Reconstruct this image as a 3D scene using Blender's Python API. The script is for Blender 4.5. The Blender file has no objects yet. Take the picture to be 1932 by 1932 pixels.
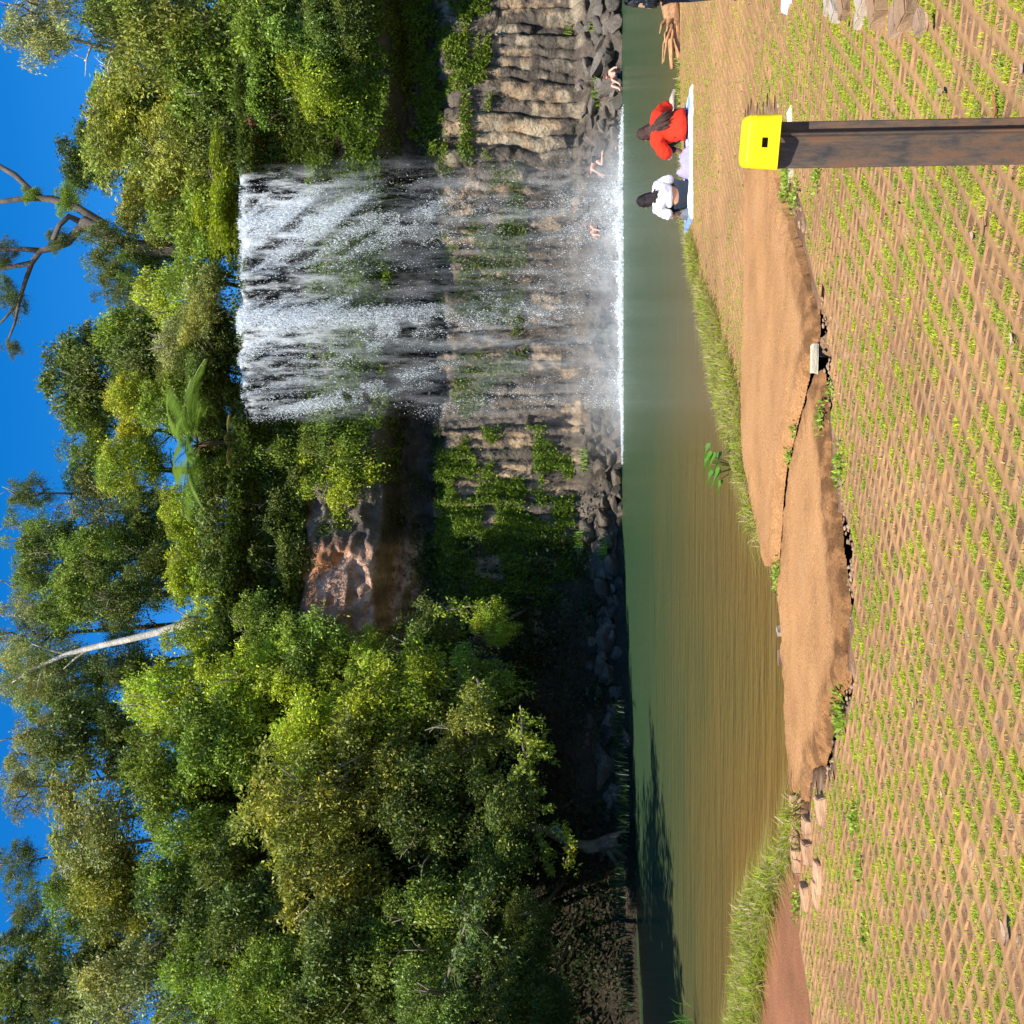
import bpy, bmesh, math, random
import numpy as np
from mathutils import Vector, Matrix

# ------------------------------------------------------------------ camera, light
SC = bpy.context.scene
COL = SC.collection
EYE = 2.33            # metres above the pool
F = 1.07              # focal length in picture widths
PITCH = math.atan(0.058 / F)
FWD = np.array([0, math.cos(PITCH), math.sin(PITCH)])
DWN = np.array([0, math.sin(PITCH), -math.cos(PITCH)])
cam_d = bpy.data.cameras.new('camera')
cam = bpy.data.objects.new('camera', cam_d)
COL.objects.link(cam)
cam_d.sensor_fit = 'HORIZONTAL'
cam_d.sensor_width = 36
cam_d.lens = 36 * F
cam_d.clip_start = 0.05
cam_d.clip_end = 2000
Rm = Matrix(((DWN[0], 1, -FWD[0]), (DWN[1], 0, -FWD[1]), (DWN[2], 0, -FWD[2])))   # the phone was held on its side
cam.matrix_world = Matrix.Translation((0, 0, EYE)) @ Rm.to_4x4()
SC.camera = cam

SUN = np.array([-0.33, -0.52, 0.775]); SUN = SUN / np.linalg.norm(SUN)
world = bpy.data.worlds.new('World'); SC.world = world
world.use_nodes = True
nt = world.node_tree
sky = nt.nodes.new('ShaderNodeTexSky')
sky.sky_type = 'NISHITA'; sky.sun_disc = False
sky.sun_elevation = math.asin(SUN[2])
sky.sun_rotation = math.atan2(SUN[0], SUN[1])
sky.altitude = 800; sky.air_density = 1.0; sky.dust_density = 0.2; sky.ozone_density = 3.0
bg = nt.nodes['Background']; bg.inputs[1].default_value = 0.10
hs = nt.nodes.new('ShaderNodeHueSaturation'); hs.inputs['Saturation'].default_value = 1.42; hs.inputs['Value'].default_value = 1.4; hs.inputs['Hue'].default_value = .505
nt.links.new(sky.outputs[0], hs.inputs['Color']); nt.links.new(hs.outputs[0], bg.inputs[0])
sl = bpy.data.lights.new('sun', 'SUN'); sl.energy = 5.0; sl.angle = math.radians(0.5); sl.color = (1, 0.94, 0.82)
so = bpy.data.objects.new('sun', sl); COL.objects.link(so)
so.rotation_euler = Vector(SUN).to_track_quat('Z', 'Y').to_euler()
SC.view_settings.view_transform = 'Standard'; SC.view_settings.look = 'None'
SC.view_settings.gamma = 1; SC.view_settings.exposure = 0.6
SC.cycles.max_bounces = 7; SC.cycles.diffuse_bounces = 3; SC.cycles.glossy_bounces = 3
SC.cycles.transmission_bounces = 3; SC.cycles.transparent_max_bounces = 10
SC.cycles.use_denoising = True
SC.cycles.caustics_reflective = False; SC.cycles.caustics_refractive = False

rng = np.random.default_rng(11)
random.seed(5)
PXF = 1932.0

def at(px, py, Y):
    u = (PXF - py) / PXF - .5; v = px / PXF - .5
    d = FWD + np.array([u / F, 0, 0]) + DWN * (v / F)
    return np.array([0, 0, EYE]) + d * (Y / d[1])
def zg(y):
    return 0.73 - 0.015 * (np.clip(y, 3, 30) - 4)
def gp(px, py, dz=0.0):
    Y = 8.0
    for _ in range(30):
        u = (PXF - py) / PXF - .5; v = px / PXF - .5
        d = FWD + np.array([u / F, 0, 0]) + DWN * (v / F)
        Y = (zg(Y) + dz - EYE) / d[2] * d[1]
    return at(px, py, Y)

# ------------------------------------------------------------------ helpers
def hash2(ix, iy, s=0):
    v = np.sin(ix * 127.1 + iy * 311.7 + s * 74.7) * 43758.5453
    return v - np.floor(v)
def vnoise(x, y, s=0):
    x = np.asarray(x, float); y = np.asarray(y, float)
    ix = np.floor(x); iy = np.floor(y); fx = x - ix; fy = y - iy
    fx = fx * fx * (3 - 2 * fx); fy = fy * fy * (3 - 2 * fy)
    a = hash2(ix, iy, s); b = hash2(ix + 1, iy, s); c = hash2(ix, iy + 1, s); d = hash2(ix + 1, iy + 1, s)
    return (a * (1 - fx) + b * fx) * (1 - fy) + (c * (1 - fx) + d * fx) * fy
def fbm(x, y, s=0, o=4):
    t = 0; a = .5; n = 0
    for i in range(o):
        t = t + a * vnoise(np.asarray(x) * 2 ** i, np.asarray(y) * 2 ** i, s + i); n += a; a *= .5
    return t / n
def sstep(x, a, b):
    t = np.clip((x - a) / (b - a), 0, 1); return t * t * (3 - 2 * t)
def sdist(P, x, y):
    """signed distance to polygon P, positive outside"""
    x = np.asarray(x, float); y = np.asarray(y, float)
    d = np.full(x.shape, 1e18); ins = np.zeros(x.shape, bool)
    n = len(P)
    for i in range(n):
        ax, ay = P[i][:2]; bx, by = P[(i + 1) % n][:2]
        ex, ey = bx - ax, by - ay
        t = np.clip(((x - ax) * ex + (y - ay) * ey) / (ex * ex + ey * ey + 1e-12), 0, 1)
        d = np.minimum(d, (x - ax - ex * t) ** 2 + (y - ay - ey * t) ** 2)
        c = (ay > y) != (by > y)
        xx = ax + (y - ay) / ((by - ay) if by != ay else 1e-9) * ex
        ins ^= c & (x < xx)
    d = np.sqrt(d)
    return np.where(ins, -d, d)
def pdist(L, x, y):
    """distance to open polyline"""
    x = np.asarray(x, float); y = np.asarray(y, float)
    d = np.full(x.shape, 1e18)
    for i in range(len(L) - 1):
        ax, ay = L[i][:2]; bx, by = L[i + 1][:2]
        ex, ey = bx - ax, by - ay
        t = np.clip(((x - ax) * ex + (y - ay) * ey) / (ex * ex + ey * ey + 1e-12), 0, 1)
        d = np.minimum(d, (x - ax - ex * t) ** 2 + (y - ay - ey * t) ** 2)
    return np.sqrt(d)

def mesh_np(name, V, Fc, mats, cols=None, smooth=False, midx=None):
    """V (n,3); Fc (m,k) or list of such arrays"""
    if not isinstance(Fc, (list, tuple)): Fc = [Fc]
    Fc = [np.asarray(f, np.int64) for f in Fc if len(f)]
    me = bpy.data.meshes.new(name)
    V = np.asarray(V, np.float32)
    me.vertices.add(len(V)); me.vertices.foreach_set('co', V.ravel())
    nl = sum(f.size for f in Fc); nf = sum(len(f) for f in Fc)
    me.loops.add(nl); me.polygons.add(nf)
    me.loops.foreach_set('vertex_index', np.concatenate([f.ravel() for f in Fc]).astype(np.int32))
    st = []; o = 0
    for f in Fc:
        st.append(o + np.arange(len(f)) * f.shape[1]); o += f.size
    me.polygons.foreach_set('loop_start', np.concatenate(st).astype(np.int32))
    if smooth: me.polygons.foreach_set('use_smooth', np.ones(nf, bool))
    if midx is not None: me.polygons.foreach_set('material_index', np.asarray(midx, np.int32))
    me.update(calc_edges=True)
    if cols is not None:
        ca = me.color_attributes.new('col', 'FLOAT_COLOR', 'POINT')
        c = np.ones((len(V), 4), np.float32); c[:, :3] = cols
        ca.data.foreach_set('color', c.ravel())
    if not isinstance(mats, (list, tuple)): mats = [mats]
    for m in mats: me.materials.append(m)
    return me
def obj(name, me, parent=None, label=None, cat=None, group=None, kind=None, color=None):
    o = bpy.data.objects.new(name, me); COL.objects.link(o)
    if parent is not None: o.parent = parent
    if label: o['label'] = label
    if cat: o['category'] = cat
    if group: o['group'] = group
    if kind: o['kind'] = kind
    if color is not None: o.color = (*color, 1)
    return o
def empty(name, loc, **k):
    o = obj(name, None, **k); o.location = loc; return o
class MB:
    def __init__(s): s.V = []; s.Q = []; s.T = []; s.C = []; s.n = 0
    def add(s, V, Q=None, T=None, col=None):
        V = np.asarray(V, float).reshape(-1, 3)
        s.V.append(V)
        if Q is not None and len(Q): s.Q.append(np.asarray(Q, int).reshape(-1, 4) + s.n)
        if T is not None and len(T): s.T.append(np.asarray(T, int).reshape(-1, 3) + s.n)
        c = np.ones((len(V), 3)) if col is None else np.broadcast_to(np.asarray(col, float), (len(V), 3))
        s.C.append(c); s.n += len(V)
    def tube(s, P, R, n=7, col=None, cap=True, jit=0.0):
        P = np.asarray(P, float); R = np.broadcast_to(np.asarray(R, float), (len(P),))
        rings = []; up = np.array([0.13, 0.2, 1.0])
        for i in range(len(P)):
            t = P[min(i + 1, len(P) - 1)] - P[max(i - 1, 0)]; t = t / (np.linalg.norm(t) + 1e-9)
            a = np.cross(t, up)
            if np.linalg.norm(a) < .15: a = np.cross(t, np.array([1.0, 0, 0]))
            a /= np.linalg.norm(a); b = np.cross(t, a)
            th = np.arange(n) / n * 2 * math.pi
            r = R[i] * (1 + jit * (rng.random(n) - .5))
            rings.append(P[i] + (np.cos(th) * r)[:, None] * a + (np.sin(th) * r)[:, None] * b)
        V = np.concatenate(rings); Q = []
        for i in range(len(P) - 1):
            for k in range(n):
                Q.append((i * n + k, i * n + (k + 1) % n, (i + 1) * n + (k + 1) % n, (i + 1) * n + k))
        T = []
        if cap:
            V = np.concatenate([V, P[:1], P[-1:]])
            for k in range(n):
                T.append((len(V) - 2, (k + 1) % n, k)); T.append((len(V) - 1, (len(P) - 1) * n + k, (len(P) - 1) * n + (k + 1) % n))
        s.add(V, Q, T, col)
    def mesh(s, name, mats, smooth=True):
        V = np.concatenate(s.V); C = np.concatenate(s.C); Fc = []
        if s.Q: Fc.append(np.concatenate(s.Q))
        if s.T: Fc.append(np.concatenate(s.T))
        return mesh_np(name, V, Fc, mats, C, smooth)

# ------------------------------------------------------------------ materials
def mat(name): 
    m = bpy.data.materials.new(name); m.use_nodes = True
    n = m.node_tree; b = n.nodes['Principled BSDF']
    return m, n, b
def N(nt, t, **k):
    n = nt.nodes.new('ShaderNode' + t)
    for a, v in k.items():
        if a.startswith('i_'):
            key = a[2:]; key = int(key) if key.isdigit() else key
            n.inputs[key].default_value = v
        else: setattr(n, a, v)
    return n
def tint_mix(nt, a, b, mode='MULTIPLY', fac=1.0):
    m = N(nt, 'Mix', data_type='RGBA', blend_type=mode); m.inputs[0].default_value = fac
    nt.links.new(a, m.inputs[6])
    if hasattr(b, 'is_linked'): nt.links.new(b, m.inputs[7])
    else: m.inputs[7].default_value = (*b, 1)
    return m.outputs[2]
def ramp(nt, src, stops):
    r = N(nt, 'ValToRGB'); e = r.color_ramp.elements
    while len(e) < len(stops): e.new(.5)
    for i, (p, c) in enumerate(stops):
        e[i].position = p; e[i].color = (*c, 1) if len(c) == 3 else c
    nt.links.new(src, r.inputs[0]); return r.outputs[0]
def noise(nt, scale, detail=4, rough=.6, vec=None, coord='Object'):
    n = N(nt, 'TexNoise'); n.inputs['Scale'].default_value = scale; n.inputs['Detail'].default_value = detail; n.inputs['Roughness'].default_value = rough
    if vec is None:
        tc = N(nt, 'TexCoord'); vec = tc.outputs[coord]
    nt.links.new(vec, n.inputs['Vector']); return n.outputs[0]
def bump(nt, bs, h, strength, dist):
    b = N(nt, 'Bump'); b.inputs['Strength'].default_value = strength; b.inputs['Distance'].default_value = dist
    nt.links.new(h, b.inputs['Height']); nt.links.new(b.outputs[0], bs.inputs['Normal'])

def surf(name, base, rough=.9, n1=(3, .5), n2=(40, .5), bmp=(.5, .02), use_col=True, spec=.3, lo=.6, hi=1.35, metal=0):
    m, nt, b = mat(name)
    b.inputs['Roughness'].default_value = rough; b.inputs['Specular IOR Level'].default_value = spec
    b.inputs['Metallic'].default_value = metal
    a = noise(nt, n1[0], 5); f = noise(nt, n2[0], 3)
    c1 = ramp(nt, a, [(.3, (lo,) * 3), (.7, (hi,) * 3)])
    c2 = ramp(nt, f, [(.3, (lo + .1,) * 3), (.7, (hi - .05,) * 3)])
    c = tint_mix(nt, c1, c2)
    c = tint_mix(nt, c, base)
    if use_col:
        at_ = N(nt, 'Attribute', attribute_name='col')
        c = tint_mix(nt, c, at_.outputs['Color'])
    nt.links.new(c, b.inputs['Base Color'])
    bump(nt, b, f, *bmp)
    return m
def leafmat(name, rough=.42, trans=.3, spec=.5, use_obj=True):
    m, nt, b = mat(name)
    a = N(nt, 'Attribute', attribute_name='col').outputs['Color']
    if use_obj:
        oi = N(nt, 'ObjectInfo'); a = tint_mix(nt, a, oi.outputs['Color'])
    nt.links.new(a, b.inputs['Base Color'])
    b.inputs['Roughness'].default_value = rough; b.inputs['Specular IOR Level'].default_value = spec
    t = N(nt, 'BsdfTranslucent')
    tc = tint_mix(nt, a, (1.25, 1.35, .55)); nt.links.new(tc, t.inputs[0])
    mx = N(nt, 'MixShader'); mx.inputs[0].default_value = trans
    nt.links.new(b.outputs[0], mx.inputs[1]); nt.links.new(t.outputs[0], mx.inputs[2])
    nt.links.new(mx.outputs[0], nt.nodes['Material Output'].inputs[0])
    return m
M = {}
M['leaf'] = leafmat('leaf_surface', rough=.5, trans=.28, spec=.4)
M['plant'] = leafmat('plant_surface', rough=.5, spec=.3, use_obj=False)
M['grass'] = leafmat('grass_surface', rough=.6, trans=.35, spec=.25, use_obj=False)
M['bark'] = surf('bark_surface', (1, 1, 1), n1=(2, .5), n2=(14, .5), bmp=(.8, .03), lo=.55, hi=1.3)
M['soil'] = surf('soil_surface', (1, 1, 1), n1=(1.3, .5), n2=(60, .5), bmp=(.8, .02), lo=.7, hi=1.3)
M['hill'] = surf('forest_floor', (1, 1, 1), n1=(.6, .5), n2=(8, .5), bmp=(1, .2), lo=.5, hi=1.4)
M['paver'] = surf('paver_surface', (1, 1, 1), n1=(1.2, .5), n2=(90, .5), bmp=(.45, .006), lo=.82, hi=1.16)
M['rock'] = surf('rock_surface', (1, 1, 1), n1=(.9, .5), n2=(7, .5), bmp=(.9, .12), lo=.62, hi=1.4, rough=.85)
M['block'] = surf('block_surface', (1, 1, 1), n1=(6, .5), n2=(120, .5), bmp=(.7, .006), lo=.8, hi=1.2)
M['cloth'] = surf('cloth_surface', (1, 1, 1), n1=(9, .5), n2=(30, .5), bmp=(.5, .03), lo=.9, hi=1.1)
M['skin'] = surf('skin_surface', (1, 1, 1), n1=(6, .5), n2=(60, .5), bmp=(.1, .005), lo=.93, hi=1.07, rough=.55)
M['hair'] = surf('hair_surface', (1, 1, 1), n1=(20, .5), n2=(90, .5), bmp=(.8, .02), lo=.6, hi=1.5, rough=.4)
M['plastic'] = surf('plastic_surface', (1, 1, 1), n1=(9, .5), n2=(80, .5), bmp=(.05, .002), lo=.97, hi=1.03, rough=.5, spec=.25)
M['dark'] = surf('dark_surface', (1, 1, 1), n1=(9, .5), n2=(80, .5), bmp=(.1, .002), lo=.9, hi=1.1, rough=.35)

# path slab: sandy aggregate with fine dark and pale specks
m, nt_, b = mat('concrete_surface'); M['path'] = m
tc = N(nt_, 'TexCoord')
mp = N(nt_, 'Mapping'); mp.inputs['Scale'].default_value = (1, 1, 1); nt_.links.new(tc.outputs['Object'], mp.inputs[0])
n1 = noise(nt_, 1.6, 6, .65, mp.outputs[0]); n2 = noise(nt_, 75, 3, .7, mp.outputs[0])
c = ramp(nt_, n1, [(.3, (.37, .185, .072)), (.55, (.48, .245, .095)), (.75, (.45, .25, .12))])
s = ramp(nt_, n2, [(.36, (.45, .4, .36)), (.43, (.97, .97, .97)), (.57, (1.0, 1.0, 1.0)), (.66, (1.5, 1.55, 1.6))])
c = tint_mix(nt_, c, s)
at_ = N(nt_, 'Attribute', attribute_name='col'); c = tint_mix(nt_, c, at_.outputs['Color'])
nt_.links.new(c, b.inputs['Base Color']); b.inputs['Roughness'].default_value = .95; b.inputs['Specular IOR Level'].default_value = .2
bump(nt_, b, n2, .5, .006)

# rusty steel
m, nt_, b = mat('rusty_steel'); M['rust'] = m
tc = N(nt_, 'TexCoord'); mp = N(nt_, 'Mapping'); mp.inputs['Scale'].default_value = (1, 1, .3); nt_.links.new(tc.outputs['Object'], mp.inputs[0])
n1 = noise(nt_, 22, 8, .75, mp.outputs[0]); n2 = noise(nt_, 130, 3, .7, mp.outputs[0])
c = ramp(nt_, n1, [(.36, (.048, .045, .045)), (.46, (.095, .075, .06)), (.56, (.17, .10, .06)), (.7, (.22, .09, .042))])
at_ = N(nt_, 'Attribute', attribute_name='col'); c = tint_mix(nt_, c, at_.outputs['Color'])
nt_.links.new(c, b.inputs['Base Color']); b.inputs['Roughness'].default_value = .62; b.inputs['Metallic'].default_value = .15
bump(nt_, b, n2, .4, .002)

# pool water: murky, brown over the shallows near the bank
m, nt_, b = mat('pool_water'); M['water'] = m
at_ = N(nt_, 'Attribute', attribute_name='col')
nt_.links.new(at_.outputs['Color'], b.inputs['Base Color'])
b.inputs['Roughness'].default_value = .9; b.inputs['Specular IOR Level'].default_value = 0
gl = N(nt_, 'BsdfGlossy'); gl.inputs['Roughness'].default_value = .15
mxw = N(nt_, 'MixShader'); mxw.inputs[0].default_value = .32
nt_.links.new(b.outputs[0], mxw.inputs[1]); nt_.links.new(gl.outputs[0], mxw.inputs[2]); nt_.links.new(mxw.outputs[0], nt_.nodes['Material Output'].inputs[0])
tc = N(nt_, 'TexCoord'); mp = N(nt_, 'Mapping'); mp.inputs['Scale'].default_value = (.28, 1.5, 1); nt_.links.new(tc.outputs['Object'], mp.inputs[0])
mp2 = N(nt_, 'Mapping'); mp2.inputs['Scale'].default_value = (.9, 4.5, 1); nt_.links.new(tc.outputs['Object'], mp2.inputs[0])
n1 = noise(nt_, 1.6, 4, .55, mp.outputs[0]); n2 = noise(nt_, 2.6, 3, .6, mp2.outputs[0])
ad = N(nt_, 'Math', operation='MULTIPLY_ADD'); ad.inputs[1].default_value = .35
nt_.links.new(n2, ad.inputs[0]); nt_.links.new(n1, ad.inputs[2])
bump(nt_, b, ad.outputs[0], .9, .24)
bg2 = N(nt_, 'Bump'); bg2.inputs['Strength'].default_value = .8; bg2.inputs['Distance'].default_value = .07
nt_.links.new(ad.outputs[0], bg2.inputs['Height']); nt_.links.new(bg2.outputs[0], gl.inputs['Normal'])

# falling water
m, nt_, b = mat('falling_water'); M['drop'] = m
b.inputs['Base Color'].default_value = (.92, .95, .97, 1); b.inputs['Roughness'].default_value = .35
t = N(nt_, 'BsdfTranslucent'); t.inputs[0].default_value = (.9, .94, .97, 1)
mx = N(nt_, 'MixShader'); mx.inputs[0].default_value = .45
nt_.links.new(b.outputs[0], mx.inputs[1]); nt_.links.new(t.outputs[0], mx.inputs[2])
nt_.links.new(mx.outputs[0], nt_.nodes['Material Output'].inputs[0])
def veil(name, sx, sz, lo, hi, amax):
    m, nt, b = mat(name)
    d = N(nt, 'BsdfDiffuse'); d.inputs[0].default_value = (.85, .88, .9, 1)
    t = N(nt, 'BsdfTranslucent'); t.inputs[0].default_value = (.85, .88, .9, 1)
    ms = N(nt, 'MixShader'); ms.inputs[0].default_value = .4
    nt.links.new(d.outputs[0], ms.inputs[1]); nt.links.new(t.outputs[0], ms.inputs[2])
    tc = N(nt, 'TexCoord'); mp = N(nt, 'Mapping'); mp.inputs['Scale'].default_value = (sx, 1, sz); nt.links.new(tc.outputs['Object'], mp.inputs[0])
    n = noise(nt, 1, 8, .72, mp.outputs[0])
    r = ramp(nt, n, [(lo, (0, 0, 0)), (hi, (amax,) * 3)])
    a = N(nt, 'Attribute', attribute_name='col')
    c = tint_mix(nt, r, a.outputs['Color'])
    tr = N(nt, 'BsdfTransparent')
    mx = N(nt, 'MixShader'); nt.links.new(c, mx.inputs[0]); nt.links.new(tr.outputs[0], mx.inputs[1]); nt.links.new(ms.outputs[0], mx.inputs[2])
    nt.links.new(mx.outputs[0], nt.nodes['Material Output'].inputs[0])
    return m
M['sheet'] = veil('white_water', 2.6, .45, .46, .62, .95)
M['veil'] = veil('water_veil', 1.9, .35, .46, .72, .42)
M['mist'] = veil('spray_mist', .5, .5, .2, .7, .8)

# ------------------------------------------------------------------ layout
near_bank = [gp(1262, -500), gp(1266, -200), gp(1276, 0), gp(1279, 150), gp(1283, 300), gp(1288, 415), gp(1306, 520), gp(1330, 640), gp(1352, 760),
             gp(1385, 880), gp(1412, 990), gp(1445, 1082), gp(1463, 1110), gp(1472, 1180), gp(1477, 1290), gp(1486, 1400), gp(1497, 1510),
             gp(1486, 1560), gp(1440, 1620), gp(1402, 1690), gp(1396, 1780), gp(1393, 1880), gp(1365, 1932)]
near_bank = [(p[0], p[1]) for p in near_bank]
POOL = near_bank + [(-8.2, 16.5), (-9.7, 20.5), (-13, 24), (-18.5, 29), (-19.5, 34), (-17.5, 37.5), (-13, 41), (-9, 44), (-5.3, 46.8), (-1, 50.3), (4, 51.6),
                    (16, 51.6), (22, 51.2), (28, 50.5), (36, 46), (38, 35), (30, 24)]
def terr(x, y):
    x = np.asarray(x, float); y = np.asarray(y, float)
    sd = sdist(POOL, x, y)
    far = sstep(y + .25 * np.abs(x), 21, 30)
    w = 8.5 - 6.3 * sstep(x, -7, 1)
    d0 = .8 + 2.6 * sstep(x, -4, 1)
    hill = sstep(sd, d0, d0 + w) * 17.5 + .35 * sstep(sd, -.3, .8) + np.maximum(sd - d0 - w, 0) * .16 + (fbm(x * .25, y * .25, 3) - .5) * 2.2 * sstep(sd, 1, 6)
    near = zg(y)
    out = near * (1 - far) + hill * far
    bed = -1.6 * sstep(-sd, 0, 1.5) - .25
    return np.where(sd > 0, out, bed)

def grid(x0, x1, y0, y1, s):
    xs = np.arange(x0, x1 + s * .5, s); ys = np.arange(y0, y1 + s * .5, s)
    X, Y = np.meshgrid(xs, ys); ny, nx = X.shape
    i = np.arange(ny * nx).reshape(ny, nx)
    Q = np.stack([i[:-1, :-1], i[:-1, 1:], i[1:, 1:], i[1:, :-1]], -1).reshape(-1, 4)
    return X.ravel(), Y.ravel(), Q

# hillside and everything beyond, one sheet to the horizon
xs = np.concatenate([np.linspace(-700, -62, 14)[:-1], np.arange(-62, 62.1, .75), np.linspace(62, 700, 14)[1:]])
ys = np.concatenate([np.linspace(-700, -12, 14)[:-1], np.arange(-12, 100.1, .75), np.linspace(100, 700, 14)[1:]])
X, Y = np.meshgrid(xs, ys); i = np.arange(X.size).reshape(X.shape)
Q = np.stack([i[:-1, :-1], i[:-1, 1:], i[1:, 1:], i[1:, :-1]], -1).reshape(-1, 4)
X = X.ravel(); Y = Y.ravel(); Z = terr(X, Y)
Z = np.where((Y < 21) & (np.abs(X) < 25), Z - .5, Z)
Z = np.minimum(Z, 24)
col = np.stack([.045 + 0 * X, .034 + 0 * X, .02 + 0 * X], -1)
k = sstep(Y + .25 * np.abs(X), 27, 21)[:, None]
col = col * (1 - k) + np.array([.27, .15, .075]) * k
obj('hillside', mesh_np('hillside', np.stack([X, Y, Z], -1), Q, M['hill'], col, True), kind='structure', label='steep dark forest floor rising round the pool')

# path slabs
IMG_A = [(1412, 240), (1418, 330), (1413, 420), (1412, 500), (1411, 600), (1410, 700), (1408, 780), (1408, 850), (1416, 900), (1426, 950), (1438, 1010), (1450, 1068),
         (1468, 1066), (1474, 1010), (1476, 960), (1480, 915), (1487, 870), (1499, 822), (1510, 780), (1521, 742), (1530, 708), (1538, 688), (1545, 660), (1549, 625), (1545, 590), (1534, 545), (1522, 500), (1508, 455), (1494, 410), (1482, 370), (1472, 330), (1466, 240)]
IMG_B = [(1464, 1092), (1477, 1068), (1481, 1010), (1483, 960), (1488, 915), (1495, 870), (1506, 824), (1517, 785), (1528, 748), (1540, 708), (1550, 705), (1556, 760), (1562, 810), (1568, 860), (1573, 920), (1580, 980), (1586, 1040), (1594, 1100),
         (1600, 1160), (1602, 1230), (1600, 1286), (1581, 1310), (1570, 1350), (1562, 1400), (1550, 1436), (1534, 1452), (1530, 1480), (1524, 1512), (1498, 1508), (1490, 1430), (1486, 1370), (1484, 1300), (1480, 1250), (1478, 1200), (1474, 1150), (1468, 1120)]
def wobble(P, a=.03):
    out = []
    for i in range(len(P)):
        p = np.array(P[i][:2]); q = np.array(P[(i + 1) % len(P)][:2]); n = max(2, int(np.linalg.norm(q - p) / .1))
        for k in range(n):
            r = p + (q - p) * k / n + (rng.random(2) - .5) * a; out.append(tuple(r))
    return out
PA = wobble([gp(*p) for p in IMG_A]); PB = wobble([gp(*p) for p in IMG_B])
TR = [[gp(*p)[:2] for p in L] for L in (
    [(1556, 575), (1560, 640), (1563, 690), (1566, 740)],
    [(1588, 1005), (1602, 1060), (1605, 1118)],
    [(1606, 1292), (1583, 1318), (1573, 1355), (1565, 1405), (1558, 1440)],
    [(1473, 1066), (1479, 960), (1491, 870), (1514, 782), (1535, 705), (1556, 690)])]
TW = [.13, .11, .07, .085]
def trench(x, y):
    o = np.zeros(np.shape(x))
    for L, w in zip(TR, TW): o = np.maximum(o, 1 - sstep(pdist(L, x, y) + .04 * (fbm(x * 9, y * 9, 5) - .5), w * .7, w * 1.15))
    return o
GRASS_L = [gp(*p)[:2] for p in [(1503, 1515), (1440, 1600), (1385, 1690), (1385, 1780), (1385, 1880), (1380, 2000), (1445, 2000), (1440, 1860), (1447, 1760), (1465, 1680), (1500, 1600), (1512, 1530)]]
GRASS_R = [gp(*p)[:2] for p in [(1270, 408), (1300, 520), (1325, 640), (1345, 760), (1378, 880), (1405, 985), (1438, 1085), (1446, 1082), (1440, 1040), (1424, 960), (1410, 900), (1407, 850), (1402, 780), (1380, 690), (1350, 600), (1325, 520), (1295, 415)]]
DIRT_L = [gp(*p)[:2] for p in [(1440, 1860), (1447, 1760), (1465, 1680), (1500, 1600), (1512, 1530), (1532, 1560), (1520, 1640), (1512, 1700), (1516, 1800), (1535, 1932), (1560, 2100), (1440, 2100)]]

# near soil sheet
X, Y, Q = grid(-11, 14, 1.5, 20.5, .055)
sd = sdist(POOL, X, Y)
bank = sstep(sd, -.35, .25)
Z = zg(Y) + .012 + (fbm(X * .9, Y * .9, 61, 3) - .5) * .05 - .008 + (fbm(X * 9, Y * 9, 4) - .5) * .016
inP = np.minimum(sdist(PA, X, Y), sdist(PB, X, Y)) < 0
Z = np.where(inP, Z - .22, Z)
Z = Z - .28 * trench(X, Y)
Z = bank * Z + (1 - bank) * (-.55)
n = fbm(X * 2.2, Y * 2.2, 9)[:, None]; n2 = fbm(X * 14, Y * 14, 12)[:, None]
col = np.array([.23, .122, .060]) * (.75 + .5 * n) * (.7 + .6 * n2)
pale = sstep(fbm(X * 30, Y * 30, 77, 2), .62, .72)[:, None]
col = col * (1 - pale * .6) + np.array([.5, .36, .22]) * pale * .6
dl = (1 - sstep(sdist(DIRT_L, X, Y), -.1, .15))[:, None]
col = col * (1 - dl) + np.array([.30, .125, .055]) * (.88 + .24 * n) * dl
t = np.maximum(trench(X, Y), inP)[:, None]
col = col * (1 - t) + np.array([.02, .013, .009]) * t  # soil painted near black in cracks and under slabs, deepening the shade there
obj('ground', mesh_np('ground', np.stack([X, Y, Z], -1), Q, M['soil'], col, True), kind='structure', label='reddish brown soil of the bank under the paving')

# path
def slab(P, s, x0, x1, y0, y1, up):
    X, Y, Q = grid(x0, x1, y0, y1, s)
    sd = sdist(P, X, Y)
    keep = (sd[Q] < s * .75).any(1); Q = Q[keep]
    Z = zg(Y) + up + (fbm(X * 1.1, Y * 1.1, 21) - .5) * .035 - .035 * sstep(sd, -.14, -.0) ** 2
    gap = np.min([pdist(L, X, Y) - w_ for L, w_ in zip(TR, (.16, .16, .14, .14))], 0)
    Z = np.where(sd > 0, Z - np.where(gap < .06, .03, .2), Z)
    e = sstep(sd + .12 * (fbm(X * 5, Y * 5, 8) - .5), -.30, -.06)[:, None]
    near = sstep(Y - (7.4 + .0 * X), 1.2, -.3)[:, None]
    e = e * (.25 + .75 * near)
    col = (1 - e * np.array([.36, .40, .42])) * (.84 + .32 * fbm(X * 1.3, Y * 2.2, 171)[:, None]) * (1 - .5 * e * sstep(fbm(X * 11, Y * 11, 172), .45, .6)[:, None])
    Z = Z + (fbm(X * 16, Y * 16, 173) - .5) * .03 * sstep(sd, -.4, -.05) * (sd < 0)
    used = np.unique(Q); mp = -np.ones(len(X), int); mp[used] = np.arange(len(used))
    return mesh_np('path', np.stack([X, Y, Z], -1)[used], mp[Q], M['path'], col[used], True)
for P in (PA, PB):
    A = np.array(P)
    obj('path', slab(P, .022, A[:, 0].min() - .1, A[:, 0].max() + .1, A[:, 1].min() - .1, A[:, 1].max() + .1, .07 if P is PA else .04), kind='structure',
        label='far slab of the cracked sandy concrete path' if P is PA else 'near slab of the cracked sandy concrete path beside the water')

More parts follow.
